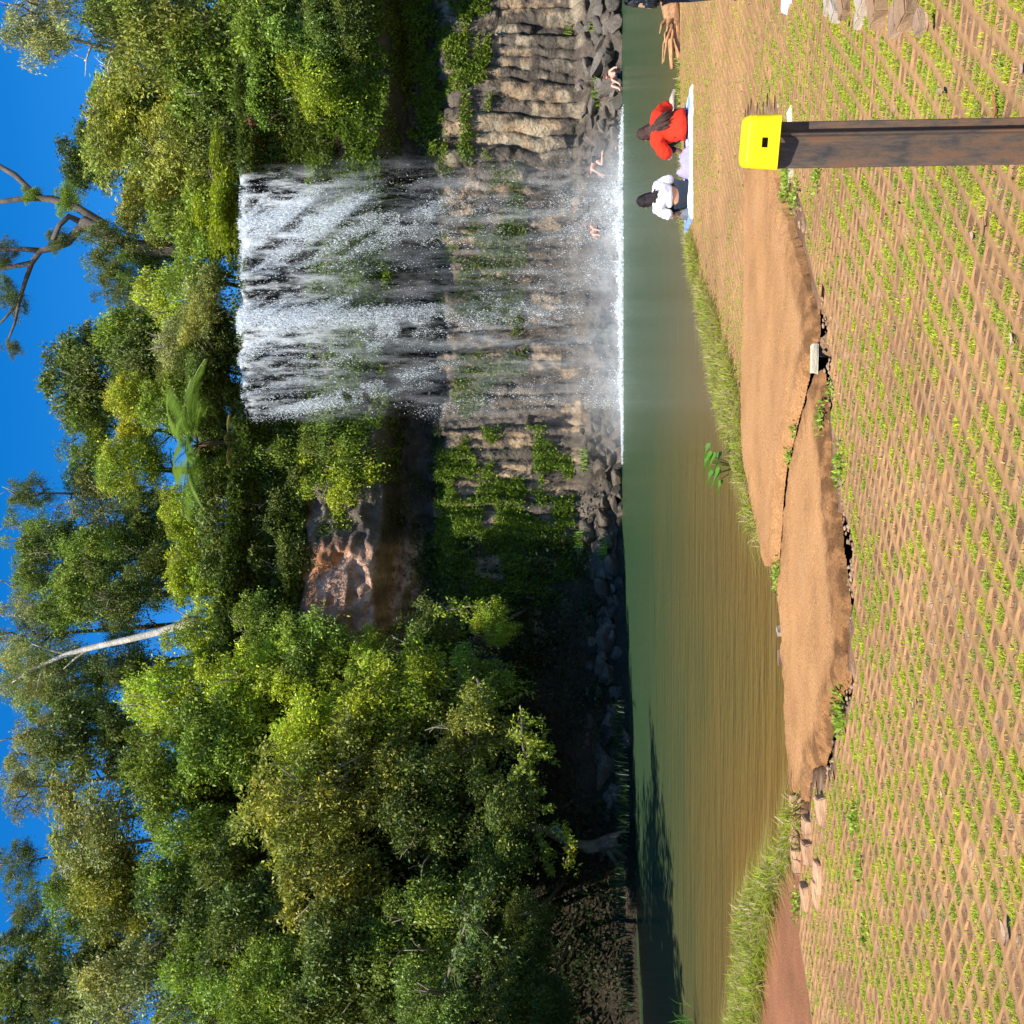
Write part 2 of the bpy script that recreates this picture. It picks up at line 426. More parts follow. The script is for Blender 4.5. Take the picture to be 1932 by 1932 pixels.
# ------------------------------------------------------------------ turf paving lattice
LA = np.array([-.0575, -.0680]); LC = np.array([-.104, .060])
ii, jj = np.meshgrid(np.arange(-420, 160), np.arange(-260, 260))
ii = ii.ravel(); jj = jj.ravel()
cx = ii * LA[0] + jj * LC[0]; cy = ii * LA[1] + jj * LC[1]
k_ = (cy > 2.4) & (cy < 20) & (np.abs(cx) < .62 * cy + .6); ii, jj, cx, cy = ii[k_], jj[k_], cx[k_], cy[k_]
n = len(cx)
def lattice_ok(cx, cy, m=0.0):
    s = sdist(POOL, cx, cy)
    ok = s > .16 + .5 * fbm(cx * .8, cy * .8, 31) + m
    ok &= np.minimum(sdist(PA, cx, cy), sdist(PB, cx, cy)) > .05 + m
    ok &= sdist(GRASS_L, cx, cy) > .05
    ok &= sdist(GRASS_R, cx, cy) > -.1
    ok &= sdist(DIRT_L, cx, cy) > .02
    ok &= trench(cx, cy) < .2
    # rubble margin along the near edge of the path
    w = .05 + .34 * fbm(cx * 1.6, cy * 1.6, 17)
    ok &= ~((np.minimum(sdist(PA, cx, cy), sdist(PB, cx, cy)) < w))
    ok &= (cx > -.72 * cy - 1) & (cx < .72 * cy + 1)
    return ok
ok = lattice_ok(cx, cy)
buried = fbm(cx * 1.1, cy * 1.1, 41)

cx, cy, ii, jj = cx[ok], cy[ok], ii[ok], jj[ok]; n = len(cx)
def wob(x, y):
    return x + (fbm(x * .7, y * .7, 51, 2) - .5) * .10, y + (fbm(x * .7, y * .7, 52, 2) - .5) * .10
pz = lambda x, y: zg(y) + .012 + (fbm(x * .9, y * .9, 61, 3) - .5) * .05
oc = np.array([(-1, -1), (0, -1), (1, -1), (1, 0), (1, 1), (0, 1), (-1, 1), (-1, 0)], float) * .5
ow = oc[:, :1] * LA + oc[:, 1:] * LC
OX = cx[:, None] + ow[:, 0]; OY = cy[:, None] + ow[:, 1]
sc = (.68 + .12 * rng.random((n, 1)) + .07 * rng.random((n, 8))) * np.array([.93, 1.04, .93, 1.04] * 2)
oi = oc[:, :1] * LA * 1.10 + oc[:, 1:] * LC * .90
IX = cx[:, None] + oi[:, 0] * sc; IY = cy[:, None] + oi[:, 1] * sc
def ring(Xr, Yr, dz, sz=0):
    a, b_ = wob(Xr, Yr); return np.stack([a, b_, pz(Xr, Yr) + dz], -1)
v = np.concatenate([ring(OX, OY, 0), ring(IX, IY, .0005), ring(cx[:, None] + (IX - cx[:, None]) * .93, cy[:, None] + (IY - cy[:, None]) * .93, -.035)], 1)
base = (np.arange(n) * 24)[:, None, None]
k8 = np.arange(8); kn = (k8 + 1) % 8
q = np.stack([np.stack([k8, kn, kn + 8, k8 + 8], -1), np.stack([k8 + 8, kn + 8, kn + 16, k8 + 16], -1)]).reshape(1, 16, 4)
Q = (base + q).reshape(-1, 4)
V = v.reshape(-1, 3)
cn = fbm(V[:, 0] * 1.7, V[:, 1] * 1.7, 71)[:, None]
col = np.array([.36, .198, .084]) * (.85 + .3 * cn) * (.94 + .12 * rng.random((len(V), 1)))
obj('paving', mesh_np('paving', V, Q, M['paver'], col), kind='structure', label='open lattice turf paving of the bank, sandy brown')

# ------------------------------------------------------------------ blades
def blades(name, P, H, W, C, lean=.5, mat_=None, curl=.4, **k):
    n = len(P)
    th = rng.random(n) * 2 * math.pi; ln = lean * (rng.random(n) * 1.2)
    d = np.stack([np.cos(th), np.sin(th), np.zeros(n)], -1); sdv = np.stack([-np.sin(th), np.cos(th), np.zeros(n)], -1)
    sp = rng.random(n) * math.pi; sdv = sdv * np.cos(sp)[:, None] * .3 + sdv * .7
    Hh = H[:, None]; Ww = W[:, None]
    mid = P + d * Hh * ln[:, None] * .45 + np.array([0, 0, 1]) * Hh * .6
    tip = P + d * Hh * ln[:, None] * (1 + curl) + np.array([0, 0, 1]) * Hh * (1 - .35 * ln[:, None])
    V = np.stack([P - sdv * Ww * .5, P + sdv * Ww * .5, mid + sdv * Ww * .45, mid - sdv * Ww * .45, tip], 1)
    b_ = (np.arange(n) * 5)[:, None]
    Q = b_ + np.array([[0, 1, 2, 3]]); T = b_ + np.array([[3, 2, 4]])
    cc = np.repeat(C[:, None, :], 5, 1)
    return obj(name, mesh_np(name, V.reshape(-1, 3), [Q, T], mat_ or M['grass'], cc.reshape(-1, 3)), **k)
GA = np.array([.52, .60, .04]); GB = np.array([.32, .40, .05]); GD = np.array([.48, .36, .19])
def gcol(n, a=GA, b=GB, dry=.12):
    t = rng.random((n, 1)); c = a * t + b * (1 - t)
    dr = rng.random((n, 1)) < dry
    c = np.where(dr, GD, c); return c * (.75 + .5 * rng.random((n, 1)))
# tufts in the paver cells: lush where the turf survives
lush = fbm(cx * .6, cy * .6, 81, 3) * .45 + fbm(cx * 2.2, cy * 2.2, 85, 2) * .25 + .45 * (hash2(ii, jj, 3) - .5) + .17
lush = lush - .03 + .05 * sstep(cx, -2, 3) * sstep(cy, 9, 6) - .10 * sstep(cy, 8.5, 11) - .06 * sstep(-cx, 1.2, 3.5) * sstep(cy, 4.5, 6)
Pn, Hn, Wn, Cn = [], [], [], []
tone_ = hash2(ii, jj, 12)
for i in range(n):
    l = lush[i]; d_ = cy[i]; nf = 1.0 if d_ < 7 else (.6 if d_ < 10 else .22)
    if l < .40:
        m_ = int(14 * nf * hash2(ii[i], jj[i], 8)); dry_ = .85
    elif l < .50: m_ = int((40 + 330 * (l - .40)) * nf); dry_ = .42
    else: m_ = int((115 + 240 * (l - .5)) * nf); dry_ = .06
    if m_ < 1: continue
    sp = np.array([.82, .66])
    r = (rng.random((m_, 2)) - .5) * sp
    off = (rng.random(2) - .5) * (.0 if l > .5 else .12)
    r = r * (1 if l > .5 else .85) + off
    x, y = wob(cx[i] + r[:, 0] * LA[0] + r[:, 1] * LC[0], cy[i] + r[:, 0] * LA[1] + r[:, 1] * LC[1])
    Pn.append(np.stack([x, y, pz(x, y) - .012], -1))
    Hn.append(.011 + .018 * rng.random(m_)); Wn.append(.0032 + .0035 * rng.random(m_) + .0007 * max(0, d_ - 4.5))
    c_ = gcol(m_, dry=dry_); t_ = tone_[i]
    c_ = c_ * (np.array([1.15, 1.08, .8]) * t_ + np.array([.78, .86, 1.0]) * (1 - t_)); Cn.append(c_)
blades('grass', np.concatenate(Pn), np.concatenate(Hn), np.concatenate(Wn), np.concatenate(Cn), lean=1.1,
       kind='stuff', label='short lime green grass growing in the paver cells', cat='grass')
def scatter_poly(P, n, off=.0):
    A = np.array(P); lo = A.min(0); hi = A.max(0); out = []
    while sum(map(len, out)) < n:
        q = lo + rng.random((n * 3, 2)) * (hi - lo); out.append(q[sdist(P, q[:, 0], q[:, 1]) < off])
    return np.concatenate(out)[:n]
def gz(x, y):
    s = sdist(POOL, x, y); b_ = sstep(s, -.35, .25); return b_ * (zg(y) - .02) + (1 - b_) * -.3
q = scatter_poly(GRASS_R, 42000, .05); q = q[fbm(q[:, 0] * 4, q[:, 1] * 4, 402, 3) > .30 + .25 * rng.random(len(q))]
blades('bank_grass', np.stack([q[:, 0], q[:, 1], gz(q[:, 0], q[:, 1])], -1), .03 + .16 * rng.random(len(q)) ** 2 + .09 * fbm(q[:, 0] * 3, q[:, 1] * 3, 403), .008 + .006 * rng.random(len(q)), gcol(len(q), GA * .85, GB * .8, .45), lean=1.9,
       kind='stuff', label='tall yellow green grass on the bank between the people and the path', cat='grass')
q = scatter_poly(GRASS_L, 34000, .04); q = q[fbm(q[:, 0] * 4, q[:, 1] * 4, 402, 3) > .30 + .25 * rng.random(len(q))]
blades('bank_grass', np.stack([q[:, 0], q[:, 1], gz(q[:, 0], q[:, 1])], -1), .04 + .16 * rng.random(len(q)) ** 2 + .10 * fbm(q[:, 0] * 3, q[:, 1] * 3, 403), .009 + .008 * rng.random(len(q)), gcol(len(q), GA * .75, GB * .75, .35), lean=1.9,
       kind='stuff', label='dense green grass strip between the pool and the bare dirt patch', cat='grass')
# far edge fringe
Lr = [near_bank[i] for i in range(0, 6)]
q = []
for a, b_ in zip(Lr[:-1], Lr[1:]):
    t = rng.random((420, 1)); q.append(np.array(a) * t + np.array(b_) * (1 - t) + rng.normal(0, .12, (420, 2)) - (0, .12))
q = np.concatenate(q)
blades('bank_grass', np.stack([q[:, 0], q[:, 1], gz(q[:, 0], q[:, 1])], -1), .05 + .10 * rng.random(len(q)), .012 + .01 * rng.random(len(q)), gcol(len(q), dry=.3), lean=.9,
       kind='stuff', label='thin fringe of grass along the far paving edge behind the people', cat='grass')

# ------------------------------------------------------------------ pool
X, Y, Q = grid(-40, 60, 5, 60, .5)
sd = np.clip(-sdist(POOL, X, Y), 0, 60)
nearb = np.array([min(d, 90) for d in pdist(near_bank, X, Y)])
w = fbm(X * .35, Y * .9, 15)
t = np.exp(-(nearb / (5.5 + 4 * w)) ** 1.2)[:, None]
left = sstep(-X, -8, 6)[:, None]
t = t * (.55 + .45 * left)
col = np.array([.04, .082, .038]) * (1 - t) + np.array([.29, .155, .036]) * t
fo = np.exp(-np.maximum(0, 50.5 - Y) / 5.0) * sstep(X, 1, 5) * sstep(X, 22, 17)
col = col + fo[:, None] * np.array([.01, .03, .02])
obj('water', mesh_np('water', np.stack([X, Y, 0 * X], -1), Q, M['water'], col, True), kind='structure', label='green pool turning brown over the shallows')

# ------------------------------------------------------------------ cliff
ZT = 18.0
xb = np.array([-16, -10, -5.5, -2, 2, 4, 8, 16, 20, 24, 30, 40]); yb = np.array([47.5, 49.0, 51.0, 52.6, 53.8, 54.0, 54.1, 54.0, 53.6, 53.2, 52.6, 51])
def cliff_y(x, z):
    b_ = np.interp(x, xb, yb)
    zz = z + (fbm(x * .35, z * .1, 91, 2) - .5) * .9 + (hash2(np.floor(x * 1.25 + .5 * fbm(x * 2, z, 97, 2)), 0 * x, 19) - .5) * 1.1 * sstep(z, 7, 8) * sstep(z, 10.5, 9.5)
    p = np.interp(zz, [-1, 0, 1.9, 2.3, 8.4, 8.8, 9.3, 10.9, 11.3, 12.5, 14.4, 15.2, 17.2, 17.7, 19],
                  [-3.2, -2.4, -.7, 0, .05, .35, 1.1, 1.15, -1.4, -1.6, -1.4, -.95, -1.0, -1.9, -1.9])
    return b_ + p
rng2 = np.random.default_rng(3)
edges = [-16.0]
while edges[-1] < 40:
    e = edges[-1]; edges.append(e + (.34 + .26 * rng2.random() if e < 15.5 else .40 + .5 * rng2.random()))
edges = np.array(edges)
def col_relief(x, z):
    xw = x + (fbm(z * .5 + 3, x * .25, 93, 3) - .5) * 1.0 * np.clip(1, 0, 1)
    k = np.clip(np.searchsorted(edges, xw) - 1, 0, len(edges) - 2)
    a = edges[k]; b_ = edges[k + 1]; t = (xw - a) / (b_ - a)
    w = b_ - a
    bulge = np.sqrt(np.clip(1 - (2 * t - 1) ** 2, 0, 1))
    off = hash2(k, 0 * k, 9)
    seg = np.floor(z / (1.6 + 2.2 * off) + off * 5 + .35 * vnoise(x * 2, z, 4))
    j = hash2(k, seg, 5)
    return -(bulge * w * .55 + off * .35 + j * (.25 + .12 * (x > 15))), bulge, j
xs = np.arange(-15, 36, .075); zs = np.concatenate([np.arange(-.6, 18.01, .085)])
X, Zg = np.meshgrid(xs, zs); i = np.arange(X.size).reshape(X.shape)
Q = np.stack([i[:-1, :-1], i[:-1, 1:], i[1:, 1:], i[1:, :-1]], -1).reshape(-1, 4)
X = X.ravel(); Z = Zg.ravel()
rel, bul, jj_ = col_relief(X, Z)
cm = sstep(Z, 1.4, 2.2) * sstep(Z, 9.0, 8.3)
Yc = cliff_y(X, Z) + rel * cm + (1 - cm) * ((fbm(X * .9, Z * 1.3, 94) - .5) * 1.1 - .3 - .8 * sstep(-X, .5, 2) * sstep(Z, 9.5, 10.5) * sstep(Z, 15, 13) + (vnoise(X * 2.3, Z * 2.8, 98) - .5) * .55) + (fbm(X * 3, Z * 3, 95) - .5) * .22
n1 = fbm(X * .6, Z * .6, 101)[:, None]; n2 = fbm(X * 3, Z * 2, 102)[:, None]
col = np.array([.105, .083, .065]) * (.6 + .8 * n1) * (.7 + .6 * n2)
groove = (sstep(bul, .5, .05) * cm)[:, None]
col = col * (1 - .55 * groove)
lich = (sstep(fbm(X * 1.1, Z * 1.1, 104) + .25 * (jj_ - .5), .58, .72) * sstep(X, 13, 17) * cm)[:, None]
col = col * (1 - lich) + np.array([.30, .24, .165]) * lich
warm = (sstep(hash2(np.floor(X * 1.3), np.floor(Z * .7), 7), .72, .8) * cm * sstep(n2[:, 0], .35, .55))[:, None]
col = col * (1 - .7 * warm) + np.array([.36, .25, .15]) * .7 * warm
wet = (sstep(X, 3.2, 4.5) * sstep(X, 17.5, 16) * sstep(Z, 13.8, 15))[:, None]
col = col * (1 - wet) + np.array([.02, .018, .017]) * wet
orr = (sstep(X, 15.8, 16.6) * sstep(X, 21, 18.5) * sstep(Z, 12.5, 14))[:, None]
col = col * (1 - orr) + np.array([.16, .07, .03]) * (.3 + n2) * orr
rec_shade = (sstep(Z, 8.7, 9.2) * sstep(Z, 11.4, 11))[:, None]
col = col * (1 - .5 * rec_shade)  # rock darkened in the recess, painting in the shade of the overhang
pink = (sstep(-X, 1.0, 2.0) * sstep(Z, 9.3, 10) * sstep(Z, 15.2, 14) * sstep(-X, 7, 5.5))[:, None]
col = col * (1 - pink) + (np.array([.44, .26, .175]) + np.array([.0, -.07, -.09]) * sstep(n1, .5, .6)) * (.3 + n2 * 1.2) * pink
yel = (sstep(-X, .8, 1.6) * sstep(Z, 1.5, 2) * sstep(Z, 4.2, 3.4) * sstep(-X, 5, 4) * sstep(n2[:, 0], .42, .55))[:, None]
col = col * (1 - yel) + np.array([.42, .27, .11]) * yel
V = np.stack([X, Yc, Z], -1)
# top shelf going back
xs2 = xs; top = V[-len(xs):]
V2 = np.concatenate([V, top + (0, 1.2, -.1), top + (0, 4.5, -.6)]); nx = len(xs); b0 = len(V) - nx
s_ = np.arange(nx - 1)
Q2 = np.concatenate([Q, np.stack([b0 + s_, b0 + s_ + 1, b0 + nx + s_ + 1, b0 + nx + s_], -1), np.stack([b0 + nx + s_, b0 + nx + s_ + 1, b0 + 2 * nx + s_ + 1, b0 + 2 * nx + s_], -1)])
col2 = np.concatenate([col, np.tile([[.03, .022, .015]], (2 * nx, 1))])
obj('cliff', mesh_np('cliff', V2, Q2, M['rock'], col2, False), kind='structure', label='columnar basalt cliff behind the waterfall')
def cliff_pt(x, z):
    r, b_, j = col_relief(x, z); c = sstep(z, 1.4, 2.2) * sstep(z, 9.0, 8.3)
    return cliff_y(x, z) + r * c + (1 - c) * ((fbm(x * .9, z * 1.3, 94) - .5) * 1.1 - .3)

# ------------------------------------------------------------------ boulders
def rock_mesh(seed, flat=.7):
    r = np.random.default_rng(seed); bm = bmesh.new()
    bmesh.ops.create_icosphere(bm, subdivisions=3, radius=1)
    pl = r.normal(size=(11, 3)); pl /= np.linalg.norm(pl, axis=1)[:, None]; d = .42 + .42 * r.random(11)
    for v in bm.verts:
        p = np.array(v.co)
        for q_, dd in zip(pl, d):
            t = p @ q_ - dd
            if t > 0: p = p - q_ * t * .985
        p += (r.random(3) - .5) * .018
        v.co = p * (1, .8, flat)
    me = bpy.data.meshes.new('boulder'); bm.to_mesh(me); bm.free()
    me.materials.append(M['rockinst']); return me
m = surf('boulder_surface', (1, 1, 1), n1=(1.5, .5), n2=(7, .5), bmp=(.7, .08), lo=.65, hi=1.35, use_col=False, rough=.7)
nt_ = m.node_tree; b = nt_.nodes['Principled BSDF']; src = b.inputs['Base Color'].links[0].from_socket
oi = N(nt_, 'ObjectInfo'); nt_.links.new(tint_mix(nt_, src, oi.outputs['Color']), b.inputs['Base Color'])
M['rockinst'] = m
RM = [rock_mesh(i, .5 + .07 * (i % 5)) for i in range(9)]
r3 = random.Random(8)
for k in range(270):
    x = -14 + 45 * (k + r3.random()) / 270
    t = r3.random()
    base_y = float(np.interp(x, xb, yb)) + float(np.interp(t * 2, [0, 1.9, 2.3], [-2.9, -.9, -.3]))
    z = t * 1.9
    if x < -2: base_y = float(np.interp(x, [-14, -9, -5.3, -1], [41.3, 44.4, 47.2, 50.4])) + t * 2.4; z = t * 1.5
    s_ = .26 + .44 * r3.random() ** 1.6
    o = obj('boulder', RM[k % 9])
    o.location = (x + r3.uniform(-.2, .2), base_y, z + .02)
    o.scale = (s_ * r3.uniform(.9, 1.6), s_, s_ * r3.uniform(.7, 1.2)); o.rotation_euler = (r3.uniform(-.5, .5), r3.uniform(-.6, .6), r3.uniform(0, 6.28))
    g = r3.uniform(.45, 1.05)
    if x < -2: c = (.13, .10, .08); lb = 'dark brown boulder in the shaded heap left of the cliff columns'; gr = 'boulders on the shaded left shore'
    elif x < 4: c = (.15, .12, .09); lb = 'brown boulder in the heap below the mossy cliff columns'; gr = 'boulders below the mossy columns'
    elif x < 17: c = (.10, .09, .08); lb = 'wet dark boulder behind the foot of the waterfall'; gr = 'boulders behind the waterfall foot'
    else: c = (.17, .145, .12); lb = 'grey boulder piled at the cliff foot right of the waterfall'; gr = 'boulders right of the waterfall'
    o.color = (c[0] * g, c[1] * g, c[2] * g, 1)
    o['label'] = lb; o['category'] = 'boulder'; o['group'] = gr

# ------------------------------------------------------------------ leaves
def leaf_quads(P, D, L, W, C, fold=.15):
    """P base points, D directions (unit), random roll"""
    n = len(P)
    r = rng.normal(size=(n, 3)); r[:, 2] += .0
    S = np.cross(D, r); S /= np.linalg.norm(S, axis=1)[:, None] + 1e-9
    Nn = np.cross(S, D)
    L = L[:, None]; W = W[:, None]
    V = np.stack([P, P + D * L * .45 + S * W * .5 + Nn * W * fold, P + D * L - Nn * L * .08, P + D * L * .45 - S * W * .5 + Nn * W * fold], 1)
    Q = (np.arange(n) * 4)[:, None] + np.arange(4)
    return V.reshape(-1, 3), Q, np.repeat(C, 4, 0)
def crown_mesh(seed, kind):
    """a crown of radius about 1, made of twigs carrying leaves, in lobes with gaps between them"""
    global rng
    keep = rng; rng = np.random.default_rng(seed)
    if kind == 'dense': nl, nt2, nlf, ls, lw, droop, lr = 36, 54, 12, .070, .42, .25, (.22, .38)
    elif kind == 'bushy': nl, nt2, nlf, ls, lw, droop, lr = 30, 52, 12, .064, .40, .05, (.22, .40)
    elif kind == 'gum': nl, nt2, nlf, ls, lw, droop, lr = 32, 32, 11, .075, .24, .7, (.14, .30)
    else: nl, nt2, nlf, ls, lw, droop, lr = 28, 46, 12, .056, .5, .6, (.2, .38)
    P, D, Ls, C = [], [], [], []
    for a in range(nl):
        v = rng.normal(size=3); v /= np.linalg.norm(v); v[2] = v[2] * .9 + .1
        c = v * (.22 + .78 * rng.random() ** .7) * np.array([1, 1, rng.uniform(.8, 1.15)]); R = rng.uniform(*lr) * (1.25 - .55 * np.linalg.norm(c))
        tone = .72 + .56 * rng.random()
        hue = rng.random()
        t = rng.normal(size=(nt2, 3)); t /= np.linalg.norm(t, axis=1)[:, None]; t[:, 2] = np.abs(t[:, 2]) * .9 - .35 * rng.random(nt2)
        st = c + t * R * (.55 + .45 * rng.random((nt2, 1))) * (1, 1, .75)
        td = t * .6 + rng.normal(size=(nt2, 3)) * .5; td[:, 2] -= droop; td /= np.linalg.norm(td, axis=1)[:, None]
        hang = rng.random((nt2, 1)) < .22; td = np.where(hang, np.array([0, 0, -1.0]) + .25 * td, td)
        tl = np.where(hang, .22 + .3 * rng.random((nt2, 1)), .10 + .16 * rng.random((nt2, 1)))
        s = np.linspace(0, 1, nlf)[None, :, None]
        pts = st[:, None] + td[:, None] * tl[:, None] * s + rng.normal(size=(nt2, nlf, 3)) * .028
        pts[:, :, 2] -= (s[..., 0] ** 2) * .06 * (1 + droop)
        ld = td[:, None] * .5 + rng.normal(size=(nt2, nlf, 3)) * .65; ld[:, :, 2] -= droop * .6
        ld /= np.linalg.norm(ld, axis=2)[..., None]
        m_ = nt2 * nlf
        P.append(pts.reshape(-1, 3)); D.append(ld.reshape(-1, 3)); Ls.append(ls * (.6 + .8 * rng.random(m_)))
        tw = np.repeat(.85 + .3 * rng.random((nt2, 1)), nlf, 0)
        cc = tone * tw * (.42 + 1.05 * rng.random((m_, 1))) * np.array([1, 1, 1]) * np.array([1 + .22 * (hue - .5), 1, 1 - .3 * (hue - .5)])
        yl = rng.random((m_, 1)) < .05
        cc = np.where(yl, cc * (1.7, 1.35, .8), cc)
        C.append(cc)
    P = np.concatenate(P); D = np.concatenate(D); Ls = np.concatenate(Ls); C = np.concatenate(C)
    V, Q, Cc = leaf_quads(P, D, Ls, Ls * lw * (.8 + .4 * rng.random(len(Ls))), C)
    rng = keep
    return mesh_np('crown', V, Q, M['leaf'], Cc)
CR = {k: [crown_mesh(100 + i * 7 + j * 31, k) for i in range(4)] for j, k in enumerate(('dense', 'bushy', 'gum', 'vine'))}
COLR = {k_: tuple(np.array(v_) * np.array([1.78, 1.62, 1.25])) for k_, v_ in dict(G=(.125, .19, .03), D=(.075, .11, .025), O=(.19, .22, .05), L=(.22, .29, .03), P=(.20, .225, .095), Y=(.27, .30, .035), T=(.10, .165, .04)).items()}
NT = 0
def tree(px, py, rv, rh, Y, kind, colr, label, name='forest_tree', trunk=None, cat='tree', bark=(.16, .13, .10), stem=True, lobes=0):
    """crown centred where the photo has it; foot on the hillside below"""
    global NT; NT += 1
    c = at(px, py, Y); s = Y / F / PXF
    R = np.array([rh * s, (rh + rv) * .5 * s, rv * s])
    r = random.Random(NT * 13)
    bx = c[0] + r.uniform(-.2, .2) * R[0]; by = c[1] + R[1] * .3
    yy = by + np.arange(0, 14, .4); zz = terr(np.full(len(yy), bx), yy); ok_ = zz > c[2] - R[2] * 1.6
    by = float(yy[np.argmax(ok_)]) if ok_.any() else by + 9
    bz = float(terr(bx, by)) - .3
    if trunk is not None: bx, by, bz = trunk
    if bz > c[2] - R[2] * .3: bz = c[2] - R[2] * 1.0; by = by + R[1] * .5
    root = empty(name, (bx, by, bz), label=label, cat=cat)
    mb = MB(); b0 = np.array([0, 0, 0.0]); top = c - (bx, by, bz) + (0, 0, R[2] * .35)
    mid = top * (.5, .5, .5) + np.array([r.uniform(-.1, .1) * R[0], r.uniform(-.1, .1) * R[0], 0])
    tr = max(.04, .035 * R.mean() + .008 * np.linalg.norm(top))
    mb.tube([b0, mid * .6, mid, (mid + top) / 2, top], [tr * 1.5, tr, tr * .85, tr * .6, tr * .2], 8, bark, jit=.15)
    for k in range(9):
        t = r.uniform(.45, .95); st = (mid + (top - mid) * ((t - .45) * 1.8)) if t > .45 else mid
        a = r.uniform(0, 6.28); el = r.uniform(-.1, .8)
        d = np.array([math.cos(a) * R[0], math.sin(a) * R[1], el * R[2]]) * r.uniform(.6, .95)
        e = st + d
        m1 = st + d * .5 + np.array([r.uniform(-.12, .12), r.uniform(-.12, .12), r.uniform(.0, .15)]) * R
        mb.tube([st, m1, e], [tr * .38, tr * .22, tr * .06], 5, bark)
        for q_ in range(2):
            e2 = m1 + np.array([r.uniform(-.45, .45), r.uniform(-.45, .45), r.uniform(-.1, .5)]) * R
            mb.tube([m1, (m1 + e2) / 2 + np.array([0, 0, .05]) * R, e2], [tr * .18, tr * .1, tr * .03], 4, np.array(bark) * 1.6)
    obj('trunk', mb.mesh('trunk', M['bark']), root)
    j = .85 + .3 * r.random()
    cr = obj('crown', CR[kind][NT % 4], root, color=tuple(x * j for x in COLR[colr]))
    cr.location = c - (bx, by, bz); cr.scale = R * np.array([r.uniform(1.1, 1.4), 1.3, r.uniform(1.15, 1.5)]); cr.rotation_euler = (r.uniform(-.25, .25), r.uniform(-.25, .25), r.uniform(0, 6.28))
    tw = MB()
    for k in range(5):
        a = np.array([r.uniform(-.5, .5), -r.uniform(.1, .5), r.uniform(-.4, .4)]) * R; e = a + np.array([r.uniform(-.5, .5), -r.uniform(.3, .6), r.uniform(.1, .7)]) * R
        m_ = (a + e) / 2 + np.array([r.uniform(-.1, .1), 0, r.uniform(-.12, .12)]) * R; q0 = c - (bx, by, bz)
        tw.tube([q0 + a, q0 + m_, q0 + e], [.05, .035, .012], 4, (.36, .30, .22)); e3 = m_ + np.array([r.uniform(-.3, .3), -.2, r.uniform(.1, .4)]) * R; tw.tube([q0 + m_, q0 + (m_ + e3) / 2 + (0, 0, .1), q0 + e3], [.03, .02, .008], 4, (.36, .30, .22))
    obj('limbs', tw.mesh('limbs', M['bark']), root)
    return root
